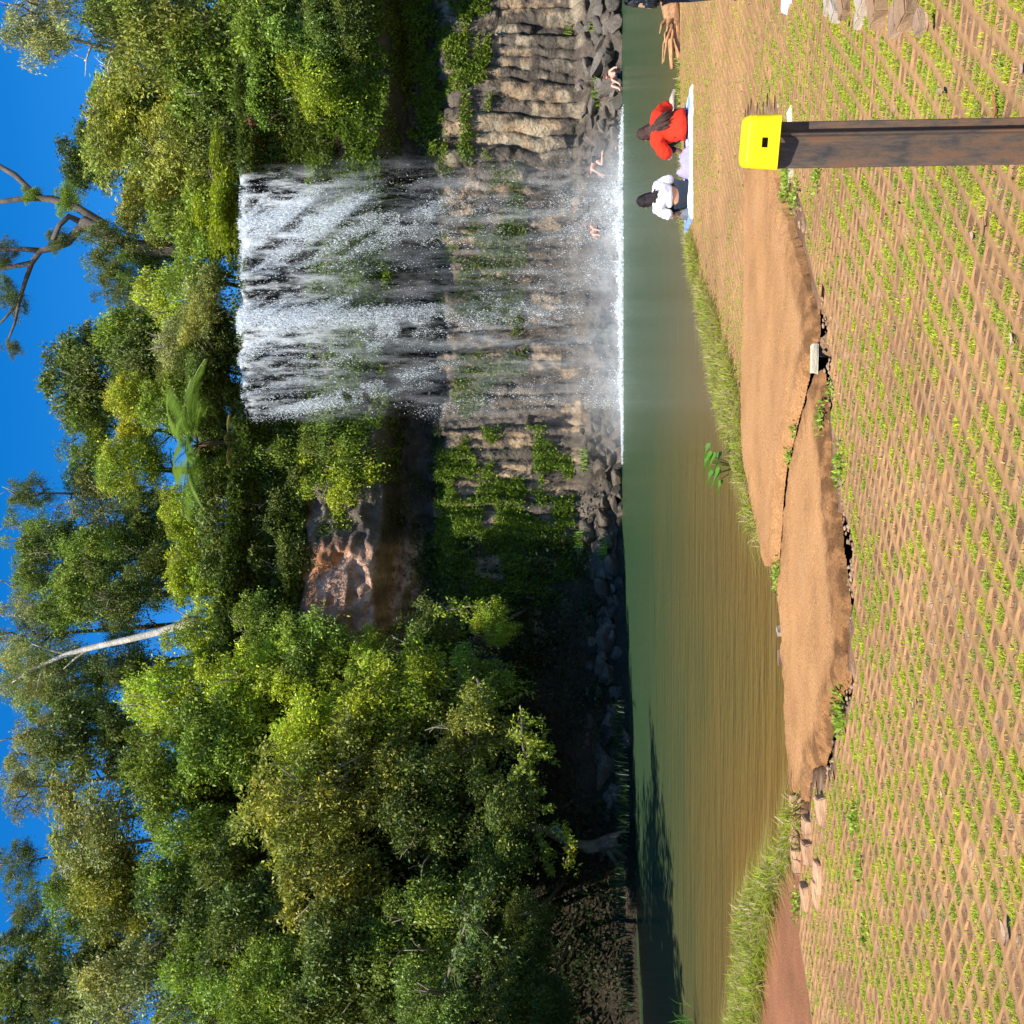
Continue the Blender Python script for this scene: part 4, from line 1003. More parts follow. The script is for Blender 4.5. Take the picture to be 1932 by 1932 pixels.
# ------------------------------------------------------------------ waterfall
wf = empty('waterfall', (10.2, 52, 0), label='wide white curtain waterfall dropping over the basalt ledge into the pool', cat='waterfall')
o0 = np.array([10.2, 52, 0.0])
XL, XR = 4.3, 16.1
def fally(x, z):
    t = np.clip((ZT - z) / ZT, 0, 1)
    lip = np.interp(x, xb, yb) - 1.9 - .45 + (fbm(x * .9, 17.0 * 1.3 + 0 * x, 94) - .5) * 1.0
    return lip - .35 - 1.0 * np.sqrt(t) + (fbm(x * .5, z * .1, 301) - .5) * .5
def ztop(x): return ZT + .15 - .35 * sstep(x, 6.5, 4.2) + .12 * (fbm(x * 1.2, x * 0, 302) - .5)
def strand(x, z):
    """density of falling water"""
    t = np.clip((ZT - z) / ZT, 0, 1)
    sx = 1.0 / (1 + 1.2 * t)
    a = fbm(x * 2.4 * sx, z * .10, 303, 3); b_ = fbm(x * .55, z * .05, 304, 2)
    d = sstep(a * .55 + b_ * .6, .50 - .0 * t, .70)
    main = np.exp(-((x - 14.1 - .7 * t) / (1.0 + .5 * t)) ** 2) * 1.15 + np.exp(-((x - 8.3) / 1.8) ** 2) * .85 * (1 - .5 * sstep(t, .5, .8)) + .5 * np.exp(-((x - 11.5) / .7) ** 2) + .35 * np.exp(-((x - 5.0) / .35) ** 2)
    d = (.05 + .95 * d ** 1.8) * (.26 + main)
    rg = (fbm(z * .5, x * 0 + 3, 341, 3) - .5) * 1.3 * t ** .5; ed = sstep(x, XL - .3 * t + rg - .1, XL + .6 + rg) * sstep(x, XR + 1.3 * t + .25 + rg, XR + .5 * t - .7 + rg)
    return d * ed * (1.15 - .80 * sstep(t, .12, .6) + .10 * sstep(t, .8, 1))
# white sheet
xs = np.arange(XL - .9, XR + 1.9, .12); zs = np.arange(0, 1.001, 1 / 120)
Xs, Ts = np.meshgrid(xs, zs); i = np.arange(Xs.size).reshape(Xs.shape)
Qs = np.stack([i[:-1, :-1], i[:-1, 1:], i[1:, 1:], i[1:, :-1]], -1).reshape(-1, 4)
def sheet(name, matl, zb, afun, dy):
    X = Xs.ravel(); zt = ztop(X); Z = zt + (zb - zt) * Ts.ravel()
    Y = fally(X, Z) + dy
    # the first bit bends back over the lip
    V = np.stack([X, Y + .5 * np.exp(-(zt - Z) / .25), Z], -1) - o0
    a = np.clip(afun(X, Z, (zt - Z)), 0, 1)
    obj(name, mesh_np(name, V, Qs, matl, np.stack([a, a, a], -1), True), wf)
def edge(x, d=0):
    t = np.clip(d / ZT, 0, 1); rg = (fbm((ZT - d) * .5, x * 0 + 3, 341, 3) - .5) * 1.3 * t ** .5
    return sstep(x, XL - .5 * t + rg, XL + .6 + .5 * t + rg) * sstep(x, XR + 1.4 * t + .2 + rg, XR - .5 - .4 * t + rg)
sheet('white_water', M['sheet'], 10.5, lambda x, z, d: edge(x, d) * (1.0 - sstep(d, 2.2, 7.0)) * (.45 + .75 * np.exp(-((x - 14) / 1.6) ** 2) + .6 * np.exp(-((x - 8.2) / 1.9) ** 2) + .3 * np.exp(-((x - 11.5) / .7) ** 2)) , 0)
sheet('white_water', M['sheet'], 17.0, lambda x, z, d: edge(x, d) * (1.0 - sstep(d, .2, 1.0)), -.12)
sheet('water_veil', M['veil'], .1, lambda x, z, d: edge(x, d) * sstep(d, 1, 5) * (.25 + .8 * np.exp(-((x - 14.3) / 1.6) ** 2) + .75 * np.exp(-((x - 8.4) / 2.0) ** 2)), -.3)
sheet('water_veil', M['veil'], .1, lambda x, z, d: edge(x, d) * sstep(d, 3, 8) * (.1 + .7 * fbm(x * .6, z * .1, 333)), .35)
# drops
def drops(n, seed, name, smin, smax, zlo=0.1):
    r = np.random.default_rng(seed)
    X = r.uniform(XL - .8, XR + 1.9, n * 4); t = r.random(n * 4); Z = ztop(X) * (1 - t) + zlo * t
    k = strand(X, Z) > r.random(n * 4) * 1.1; X, Z = X[k][:n], Z[k][:n]; n = len(X)
    # break strands into bursts
    k = fbm(X * 2.2, Z * 1.3, 307, 3) + .35 * (ZT - Z < 5) > .42 + .12 * (r.random(n) - .5); X, Z = X[k], Z[k]; n = len(X)
    t = (ZT - Z) / ZT
    Y = fally(X, Z) + r.normal(0, .1 + .35 * t, n)
    s = (smin + (smax - smin) * r.random(n) ** 2) 
    a = r.normal(size=(n, 3)); a /= np.linalg.norm(a, axis=1)[:, None]; b_ = r.normal(size=(n, 3)); b_ = np.cross(a, b_); b_ /= np.linalg.norm(b_, axis=1)[:, None]
    el = (1 + 2.0 * r.random(n) * np.exp(-t * 2))
    P = np.stack([X, Y, Z], -1) - o0
    sv = s[:, None]
    up = np.array([0, 0, 1.0]) * (s * el)[:, None]
    V = np.stack([P - a * sv * .5, P + b_ * sv * .5 - up * .3, P + a * sv * .5, P - b_ * sv * .5 + up * .9], 1).reshape(-1, 3)
    obj(name, mesh_np(name, V, (np.arange(n) * 4)[:, None] + np.arange(4), M['drop']), wf, kind='stuff')
drops(330000, 5, 'droplets', .014, .041)
# foam line and spray at the foot
r = np.random.default_rng(77); n = 60000
X = r.uniform(2.2, 18.3, n); k = r.random(n) < (sstep(X, 2.2, 6) * sstep(X, 18.3, 15.5) * .9 + .1); X = X[k]; n = len(X)
Z = np.abs(r.normal(0, 1, n)) ** 1.5 * (.03 + .35 * strand(X, 2 + 0 * X)) * sstep(X, 2.2, 7) + .01; Y = 50.2 + r.normal(0, .45, n) + .1 * np.sin(X)
s = .02 + .035 * r.random(n); a = r.normal(size=(n, 3)) * s[:, None]; b_ = r.normal(size=(n, 3)) * s[:, None]
P = np.stack([X, Y, Z], -1) - o0
V = np.stack([P - a * .5, P + b_ * .5, P + a * .5, P - b_ * .5], 1).reshape(-1, 3)
obj('spray', mesh_np('spray', V, (np.arange(n) * 4)[:, None] + np.arange(4), M['drop']), wf, kind='stuff')
# low foam ridge on the water
xs = np.arange(2.4, 18.0, .1); th = np.linspace(0, math.pi, 9)
Vf = []
for x_ in xs:
    hgt = .05 * math.sin(math.pi * (x_ - 2.4) / 15.6) ** .5 * (1.0 + .8 * float(fbm(x_ * 1.7, 0, 311)))
    for t_ in th: Vf.append((x_ - o0[0], 50.1 + .35 * math.cos(t_) * -1 + .12 * math.sin(x_ * .8) - o0[1], -.02 + hgt * math.sin(t_)))
i = np.arange(len(Vf)).reshape(len(xs), 9); Qf = np.stack([i[:-1, :-1], i[1:, :-1], i[1:, 1:], i[:-1, 1:]], -1).reshape(-1, 4)
obj('foam', mesh_np('foam', Vf, Qf, M['drop'], None, True), wf)
# mist
for dy, h_, aa in ((50.0, 1.9, .9), (50.6, 3.2, .6), (51.2, 5.0, .4)):
    xs = np.arange(1.5, 19, .25); ts = np.linspace(0, 1, 14); Xm, Tm = np.meshgrid(xs, ts); i = np.arange(Xm.size).reshape(Xm.shape)
    Qm = np.stack([i[:-1, :-1], i[:-1, 1:], i[1:, 1:], i[1:, :-1]], -1).reshape(-1, 4)
    X = Xm.ravel(); T = Tm.ravel(); a = aa * (1 - T) ** 1.5 * sstep(X, 1.6, 6) * sstep(X, 18.8, 15) * (.6 + .6 * strand(X, 3 + 0 * X)) * 1.1
    V = np.stack([X, dy + .4 * np.sin(X * .7 + dy) + T * .8, .02 + h_ * T], -1) - o0
    obj('mist', mesh_np('mist', V, Qm, M['mist'], np.stack([a, a, a], -1), True), wf)

#OBJECTS
exec_objects = True
# ------------------------------------------------------------------ post with yellow cap
PX, PY = at(1420, 275, 2.62)[0], 2.62
zt = at(1385, 275, 2.62)[2]; zb_ = float(zg(2.62)) - .3
post = empty('bollard', (PX, PY, zb_), label='rusty steel post with a bright yellow plastic cap in the foreground', cat='post')
w = .098
# rolled steel section: near face shallowly hollow, dark slot, rear flange edge showing on the right
sec = [(-.5, -.35), (-.46, -.38), (-.30, -.33), (.0, -.20), (.10, -.16), (.20, -.22), (.27, -.34), (.31, -.33), (.32, -.2), (.16, -.08), (.16, .05), (.52, .06), (.525, .14), (.20, .2), (-.42, .2), (-.5, .1)]
Hh = zt - zb_ - .03
n_ = len(sec); V = []
for zz in (0, Hh * .5, Hh): V += [(a_ * w, b_ * w, zz) for a_, b_ in sec]
Qp = [(l * n_ + k, l * n_ + (k + 1) % n_, (l + 1) * n_ + (k + 1) % n_, (l + 1) * n_ + k) for l in range(2) for k in range(n_)]
me = bpy.data.meshes.new('steel_post'); me.from_pydata(V, [], Qp + [tuple(range(2 * n_, 3 * n_))]); me.materials.append(M['rust'])
ca = me.color_attributes.new('col', 'FLOAT_COLOR', 'POINT')
for i_ in range(len(V)): ca.data[i_].color = (1, 1, 1, 1)
o = obj('steel_post', me, post); o.rotation_euler = (0, 0, math.radians(-25))
bv = o.modifiers.new('b', 'BEVEL'); bv.width = .002; bv.segments = 2
# cap: rounded hollow box with a small square hole
def capmesh():
    bm = bmesh.new(); ww, dd, hh = .122, .100, .076
    nx = 17; 
    # rounded rectangle rings
    def rr(a_, b_, rad, z, m_=6):
        out = []
        for cx_, cy_, a0 in ((a_ / 2 - rad, b_ / 2 - rad, 0), (-a_ / 2 + rad, b_ / 2 - rad, 90), (-a_ / 2 + rad, -b_ / 2 + rad, 180), (a_ / 2 - rad, -b_ / 2 + rad, 270)):
            for k in range(m_ + 1):
                t = math.radians(a0 + 90 * k / m_); out.append(bm.verts.new((cx_ + rad * math.cos(t), cy_ + rad * math.sin(t), z)))
        return out
    R_ = [rr(ww * 1.02, dd * 1.03, .012, 0), rr(ww, dd * 1.0, .013, hh * .3), rr(ww * .985, dd * .985, .014, hh * .75), rr(ww * .96, dd * .96, .016, hh * .90), rr(ww * .90, dd * .88, .016, hh * .97), rr(ww * .78, dd * .72, .016, hh * 1.03), rr(ww * .4, dd * .35, .01, hh * 1.06)]
    for a_, b_ in zip(R_[:-1], R_[1:]):
        for k in range(len(a_)):
            bm.faces.new((a_[k], a_[(k + 1) % len(a_)], b_[(k + 1) % len(a_)], b_[k]))
    bm.faces.new(R_[-1])
    # hole in the front
    me = bpy.data.meshes.new('cap'); bm.to_mesh(me); bm.free(); return me
me = capmesh(); me.materials.append(M['plastic'])
ca = me.color_attributes.new('col', 'FLOAT_COLOR', 'POINT')
for i_ in range(len(me.vertices)): ca.data[i_].color = (.80, .62, .008, 1)
o = obj('cap', me, post); cz = Hh - .066; o.location = (.004, -.008, cz); o.rotation_euler = (0, math.radians(2.2), math.radians(-18))
so_ = o.modifiers.new('s', 'SOLIDIFY'); so_.thickness = .004; so_.offset = -1
cut = bpy.data.meshes.new('slot'); 
V = [(x_, y_, z_) for x_ in (-.012, .010) for y_ in (-.08, -.02) for z_ in (.026, .040)]
cut.from_pydata(V, [], [(0, 1, 3, 2), (4, 6, 7, 5), (0, 4, 5, 1), (2, 3, 7, 6), (0, 2, 6, 4), (1, 5, 7, 3)])
cutter = bpy.data.objects.new('slot_cut', cut); COL.objects.link(cutter); cutter.parent = post; cutter.location = o.location; cutter.rotation_euler = o.rotation_euler
bo = o.modifiers.new('h', 'BOOLEAN'); bo.object = cutter; bo.operation = 'DIFFERENCE'; bo.solver = 'EXACT'
bpy.context.view_layer.update()
dg = bpy.context.evaluated_depsgraph_get()
nm = bpy.data.meshes.new_from_object(o.evaluated_get(dg)); o.modifiers.clear(); o.data = nm
while nm.color_attributes: nm.color_attributes.remove(nm.color_attributes[0])
ca = nm.color_attributes.new('col', 'FLOAT_COLOR', 'POINT'); ca.data.foreach_set('color', np.tile([.82, .64, .008, 1], len(nm.vertices)).astype(np.float32))
bpy.data.objects.remove(cutter)

# ------------------------------------------------------------------ loose blocks
def block_mesh(seed, dims, colr, rough=.035, sub=3):
    r = random.Random(seed); bm = bmesh.new(); bmesh.ops.create_cube(bm, size=1)
    for v in bm.verts: v.co = Vector(((v.co.x + r.uniform(-.08, .08)) * dims[0], (v.co.y + r.uniform(-.08, .08)) * dims[1], (v.co.z + r.uniform(-.06, .06)) * dims[2]))
    bmesh.ops.bevel(bm, geom=bm.edges[:], offset=min(dims) * .08, segments=2, affect='EDGES')
    bmesh.ops.subdivide_edges(bm, edges=bm.edges[:], cuts=2, use_grid_fill=True)
    for v in bm.verts: v.co += Vector((r.uniform(-1, 1), r.uniform(-1, 1), r.uniform(-1, 1))) * min(dims) * rough
    me = bpy.data.meshes.new('block'); bm.to_mesh(me); bm.free(); me.materials.append(M['block'])
    ca = me.color_attributes.new('col', 'FLOAT_COLOR', 'POINT')
    for i_ in range(len(me.vertices)): ca.data[i_].color = (*colr, 1)
    return me
def block(px, py, dims, colr, rot, label, name='stone_block', dz=0, seed=0, cat='block', group=None, sink=.3):
    g = gp(px, py, dz); o = obj(name, block_mesh(seed or int(px * 7 + py), dims, colr), label=label, cat=cat, group=group)
    o.location = (g[0], g[1], float(zg(g[1])) + dz + dims[2] * (.5 - sink)); o.rotation_euler = rot
    return o
BR = (.36, .22, .12)
# (stack at the right edge, nearest to farthest)
block(1725, 8, (.24, .13, .10), BR, (.1, .05, .4), 'brown broken block at the near end of the rubble row by the right edge')
block(1702, 36, (.15, .12, .08), (.38, .25, .16), (0, .1, .3), 'low broken block lying just left of the near end of the rubble row')
block(1672, 12, (.20, .15, .12), BR, (0, 0, .35), 'large square brown block in the middle of the rubble row')
block(1742, 42, (.11, .08, .05), (.35, .23, .15), (0, .0, .2), 'small flat brown stone in front of the rubble row')
block(1645, -2, (.16, .11, .11), (.46, .36, .26), (.1, 0, .5), 'pale topped block behind the large square block')
block(1633, 32, (.10, .09, .08), (.50, .41, .30), (0, .2, .3), 'small pale block at the water side of the dark gap in the rubble row')
block(1604, 2, (.22, .10, .10), BR, (0, 0, .3), 'long brown block with a bright end beyond the dark gap')
block(1587, 16, (.18, .09, .09), (.50, .41, .31), (0, 0, .5), 'pale block at the far end of the rubble row')
block(1568, 0, (.16, .09, .06), (.5, .4, .3), (0, 0, .2), 'flat pale stone lying at the far end of the row against the edge')
# near the post
block(1494, 222, (.16, .10, .03), (.78, .68, .5), (.1, .0, .2), 'flat cream stone chip on the ground just right of the post', 'stone_chip', cat='stone')
block(1493, 318, (.20, .12, .03), (.62, .5, .36), (0, .05, .6), 'flat pale stone chip on the ground just left of the post', 'stone_chip', cat='stone')
# white stone in the crack
block(1541, 678, (.19, .055, .040), (.62, .53, .37), (.12, .04, .12), 'cream white stone wedged in the crack of the path', 'stone', cat='stone', dz=.03, sink=.1)
block(1476, 1240, (.12, .06, .05), (.25, .16, .1), (0, 0, .1), 'small brown rock at the water edge of the path', 'stone', cat='stone', dz=-.05)
block(1474, 1190, (.08, .05, .05), (.45, .36, .27), (0, 0, .8), 'pale rock at the water edge right of the brown one', 'stone', cat='stone', dz=-.05)
# crumbling steps on the left
for k, (px, py, dx, lb) in enumerate([(1508, 1528, .22, 'step block nearest the end of the path'), (1507, 1560, .18, 'brown step block second from the path'), (1508, 1590, .17, 'brown step block between grass tufts, third from the path'), (1510, 1622, .2, 'tilted brown step block beside the end of the grass strip'),
                                      (1530, 1560, .14, 'small block in the second row of the crumbling steps'), (1532, 1610, .16, 'block in the second row left of the small one'),
                                      (1553, 1655, .2, 'bright sunlit block in the near row of steps'), (1552, 1685, .2, 'sunlit block left of the bright one in the near row'), (1560, 1530, .18, 'half buried block below the end of the path'), (1528, 1690, .18, 'reddish block at the left end of the crumbling steps')]):
    block(px, py, (dx, .12, .09), tuple(np.array((.50, .30, .17)) * (.85 + .3 * random.random())), (0, random.uniform(-.15, .15), random.uniform(-.25, .25)), lb, cat='block', dz=.0, sink=.35)
# rubble and clods along the path (uncountable)
mb = MB()
ico = bmesh.new(); bmesh.ops.create_icosphere(ico, subdivisions=1, radius=1); iv = np.array([v.co[:] for v in ico.verts]); it = np.array([[v.index for v in f.verts] for f in ico.faces]); ico.free()
def clods(pts, smin, smax, c1, c2, dz=0):
    for p in pts:
        s_ = random.uniform(smin, smax); v_ = iv * (.7 + .6 * rng.random((len(iv), 1))) * s_ * (1.2, 1, .6)
        mb.add(v_ + (p[0], p[1], float(zg(p[1])) + dz), None, it, np.array(c1) + (np.array(c2) - np.array(c1)) * random.random())
def along(L, n_, sd_):
    L = [np.array(q[:2]) for q in L]; out = []
    for _ in range(n_):
        i_ = random.randrange(len(L) - 1); t_ = random.random(); out.append(L[i_] * t_ + L[i_ + 1] * (1 - t_) + rng.normal(0, sd_, 2))
    return out
edgeL = [gp(*p)[:2] for p in [(1474, 250), (1500, 400), (1540, 520), (1560, 580), (1575, 740), (1590, 900), (1605, 1010), (1615, 1120), (1618, 1290), (1590, 1400), (1560, 1500), (1545, 1600), (1540, 1750), (1545, 1930)]]
pts = [p for p in along(edgeL, 1300, .10) if min(float(sdist(PA, *p)), float(sdist(PB, *p))) > .02]
clods(pts, .004, .020, (.24, .13, .07), (.42, .28, .17), -.008)
clods([p for p in along([gp(*p)[:2] for p in [(1470, 190), (1500, 215), (1495, 300)]], 120, .1)], .006, .022, (.3, .17, .09), (.5, .38, .26))
obj('rubble', mb.mesh('rubble', M['block'], False), kind='stuff', label='crumbled soil and gravel along the near edge of the path', cat='rubble')
# weeds by the crack
for px, py, s_, lb in [(1490, 345, 1.2, 'leafy weed at the path corner left of the post'), (1548, 330, .8, 'small weed among the cells below the path corner'), (1505, 372, .8, 'low weed in the gravel beside the path edge left of the post'), (1495, 860, .6, 'tiny weed growing in the middle of the path crack'), (1505, 815, .5, 'tiny weed in the crack nearer the white stone'),
                       (1556, 790, .9, 'thin grass sprout hanging on the near edge of the path'), (1575, 735, .5, 'weed under the near edge beside the white stone'), (1592, 880, .9, 'green weed at the near foot of the path'), (1593, 1345, 1.2, 'green weed beside the dark gap at the left end of the path'), (1472, 1090, 1.0, 'weed in the notch between the two slabs by the water'),
                       (1620, 1545, .7, 'long green weed patch among the cells under the steps'), (1632, 1640, .6, 'green weed patch below the sunlit step blocks'), (1510, 1705, .8, 'weed at the corner of the dirt patch'), (1640, 1770, .6, 'lime weed patch left of centre on the left paving')]:
    g = gp(px, py); n_ = int(130 * s_)
    x_ = g[0] + rng.normal(0, .07 * s_, n_); y_ = g[1] + rng.normal(0, .05 * s_, n_)
    D = rng.normal(size=(n_, 3)) * .6; D[:, 2] += .8; D /= np.linalg.norm(D, axis=1)[:, None]
    L_ = (.012 + .022 * s_) * (.5 + rng.random(n_))
    c = np.array([.34, .46, .06]) * (.6 + .7 * rng.random((n_, 1)))
    P = np.stack([x_ - g[0], y_ - g[1], .03 * rng.random(n_)], -1)
    V, Q, Cc = leaf_quads(P, D, L_, L_ * .5, c)
    o = obj('weed', mesh_np('weed', V, Q, M['plant'], Cc), label=lb, cat='weed'); o.location = (g[0], g[1], float(zg(g[1])) + .01)
# broad leaved plant on the grass bank
for px, py, lb in [(1352, 880, 'broad leaved plant standing above the bank grass at the water')]:
    g = gp(px + 44, py); root = empty('broad_plant', (g[0], g[1], float(zg(g[1]))), label=lb, cat='plant')
    mb = MB(); lf = []
    for k in range(9):
        a_ = k * .7; e = np.array([.16 * math.cos(a_) * random.uniform(.5, 1.5), .1 * math.sin(a_), random.uniform(.15, .36)])
        mb.tube([(0, 0, 0), e * .6 + (0, 0, .05), e], [.006, .004, .003], 4, (.2, .3, .06))
        lm = MB(); s_ = random.uniform(.07, .12); th = np.linspace(0, 2 * math.pi, 12, endpoint=False)
        ring_ = np.stack([np.cos(th) * s_, np.sin(th) * s_ * .8, .02 * np.sin(th * 2)], -1); ring_[:, 2] -= .25 * ring_[:, 0]
        lm.add(np.concatenate([[[0, 0, .0]], ring_ + (0, 0, -.01)]) + e, None, [(0, 1 + i_, 1 + (i_ + 1) % 12) for i_ in range(12)], (.15, .33, .05)); obj('leaf', lm.mesh('leaf', M['plant'], False), root)
    obj('stem', mb.mesh('stem', M['plant'], False), root)
# dry leaves and bark strips
def dry(px, py, l, w_, colr, az, lb, name='dry_leaf', cat='leaf'):
    g = gp(px, py); t = np.linspace(-1, 1, 9); V = []; l *= .75; w_ *= .7; colr = tuple(v_ * .8 for v_ in colr)
    for t_ in t:
        ww = w_ * (1 - abs(t_) ** 2.2) ** .8 + .002
        for s_ in (-1, -.3, .3, 1): V.append((t_ * l / 2, s_ * ww / 2, .012 + .25 * w_ * abs(s_) + .02 * t_ * t_ * l * 4))
    i = np.arange(36).reshape(9, 4); Qd = np.stack([i[:-1, :-1], i[1:, :-1], i[1:, 1:], i[:-1, 1:]], -1).reshape(-1, 4)
    o = obj(name, mesh_np(name, V, Qd, M['bark'], np.tile([colr], (36, 1)), True), label=lb, cat=cat)
    o.location = (g[0], g[1], float(zg(g[1])) + .015); o.rotation_euler = (0, 0, az)
dry(1893, 200, .18, .028, (.62, .20, .08), .15, 'long curled orange red strip of bark at the lower right', 'bark_strip', 'bark')
dry(1790, 172, .09, .03, (.60, .40, .2), .9, 'curled tan leaf between the rubble row and the orange bark')
dry(1700, 205, .07, .03, (.6, .42, .26), .3, 'tan leaf left of the rubble row')
dry(1732, 250, .09, .025, (.70, .55, .35), .7, 'pale curled leaf right of the post at mid height')
dry(1765, 40, .14, .05, (.72, .42, .26), .2, 'broad pinkish brown leaf at the near end of the rubble row')
dry(1945, 130, .06, .03, (.6, .45, .3), .2, 'tan leaf near the bottom right corner')
dry(1870, 440, .17, .012, (.22, .12, .06), -.4, 'thin dark brown twig lying left of the post', 'twig', 'twig')
dry(1700, 385, .08, .018, (.30, .15, .08), 1.2, 'small dark leaf left of the post')
dry(1850, 445, .06, .04, (.7, .45, .35), .6, 'small pinkish leaf left of the dark twig')
dry(1925, 640, .07, .03, (.75, .58, .4), .1, 'pale yellow leaf at the bottom right of centre')
dry(1780, 1600, .06, .02, (.75, .6, .42), .6, 'small curled pale leaf among the left cells')
dry(1912, 1760, .12, .05, (.72, .50, .34), .4, 'large pale brown leaf at the bottom left')
dry(1790, 1500, .05, .03, (.75, .55, .35), .3, 'tan leaf in the lower middle of the left paving')
dry(1735, 1330, .05, .025, (.7, .5, .35), .3, 'tan leaf in the middle of the lattice below the path')
dry(1610, 45, .06, .03, (.6, .35, .2), .3, 'brown leaf beside the far blocks of the rubble row')
dry(1375, 1240, .10, .03, (.08, .07, .05), .3, 'small dark leaf floating on the brown shallows', cat='leaf')
bpy.data.objects[-1] if False else None
for o in COL.objects:
    if o.get('label', '').startswith('small dark leaf floating'):
        p = at(1375, 1240, 1.0); d = p - np.array([0, 0, EYE]); k = -EYE / d[2]; o.location = (d[0] * k, d[1] * k, .004)
# driftwood at the right edge
drift = [((1258, -30), (1278, 95), .10, 'thick pale driftwood branch, uppermost of the heap at the right edge'), ((1270, -20), (1268, 130), .07, 'orange driftwood branch pointing left from the heap'), ((1276, -30), (1282, 110), .09, 'brown driftwood log, nearest of the heap at the right edge'),
         ((1274, 170), (1277, 235), .05, 'short pale log with a black end lying on the far bank')]
for k, (a_, b_, r_, lb) in enumerate(drift):
    pa = gp(*a_, .05); pb = gp(*b_, .05); pa[1] = pb[1] = min(max(pa[1], 17.6), 19.2); pa = at(a_[0], a_[1], pa[1]); pb = at(b_[0], b_[1], pb[1])
    mb = MB(); m1 = (pa + pb) / 2 + (0, random.uniform(-.2, .2), .05); c_ = (.50, .26, .12) if k != 3 else (.6, .5, .38)
    mb.tube([pa - pa, (pa + m1) / 2 - pa + (0, 0, .03), m1 - pa, (m1 + pb) / 2 - pa, pb - pa], [r_, r_ * 1.1, r_, r_ * .8, r_ * .45], 8, c_, jit=.25)
    if k < 3:
        for q_ in range(3):
            e = m1 - pa + np.array([random.uniform(-.9, .1), random.uniform(-.3, .3), random.uniform(-.05, .2)]); mb.tube([m1 - pa, (m1 - pa + e) / 2 + (0, 0, .05), e], [r_ * .4, r_ * .3, .012], 5, c_, jit=.2)
    o = obj('driftwood', mb.mesh('driftwood', M['bark']), label=lb, cat='driftwood'); o.location = pa
o = obj('bank_rock', RM[3], label='low rounded brown rock on the far bank right of the red shirted person', cat='rock', color=(.28, .17, .10)); g = at(1283, 150, 18.1); o.location = (g[0], 18.35, .32); o.scale = (1.2, .5, .3)
#PEOPLE
def skin_mesh(J, E, name, matl, colr, sub=2, root=None):
    names = list(J); idx = {k: i for i, k in enumerate(names)}
    me = bpy.data.meshes.new(name); me.from_pydata([tuple(J[k][0]) for k in names], [(idx[a], idx[b]) for a, b in E], [])
    o = bpy.data.objects.new(name, me); COL.objects.link(o)
    o.modifiers.new('skin', 'SKIN')
    if not me.skin_vertices: 
        bpy.context.view_layer.objects.active = o
    sv = me.skin_vertices[0].data
    for k in names:
        r = J[k][1]; sv[idx[k]].radius = (r, r) if not isinstance(r, tuple) else r
        sv[idx[k]].use_root = (k == (root or names[0]))
    ss = o.modifiers.new('sub', 'SUBSURF'); ss.levels = sub; ss.render_levels = sub
    bpy.context.view_layer.update()
    nm = bpy.data.meshes.new_from_object(o.evaluated_get(bpy.context.evaluated_depsgraph_get()))
    bpy.data.objects.remove(o); nm.name = name
    nm.materials.clear(); nm.materials.append(matl)
    ca = nm.color_attributes.new('col', 'FLOAT_COLOR', 'POINT')
    n_ = len(nm.vertices); ca.data.foreach_set('color', np.tile([*colr, 1], n_).astype(np.float32))
    for p_ in nm.polygons: p_.use_smooth = True
    return nm
def join_meshes(name, L, matl):
    V, Q, T, C, o_ = [], [], [], [], 0
    for me in L:
        n_ = len(me.vertices); v = np.zeros(n_ * 3, np.float32); me.vertices.foreach_get('co', v); V.append(v.reshape(-1, 3))
        c = np.zeros(n_ * 4, np.float32); me.color_attributes['col'].data.foreach_get('color', c); C.append(c.reshape(-1, 4)[:, :3])
        for p_ in me.polygons:
            (Q if len(p_.vertices) == 4 else T).append([i + o_ for i in p_.vertices][:4])
        o_ += n_
    return mesh_np(name, np.concatenate(V), [np.array(Q), np.array([t for t in T if len(t) == 3])] if T else [np.array(Q)], matl, np.concatenate(C), True)
def V3(*a): return np.array(a, float)
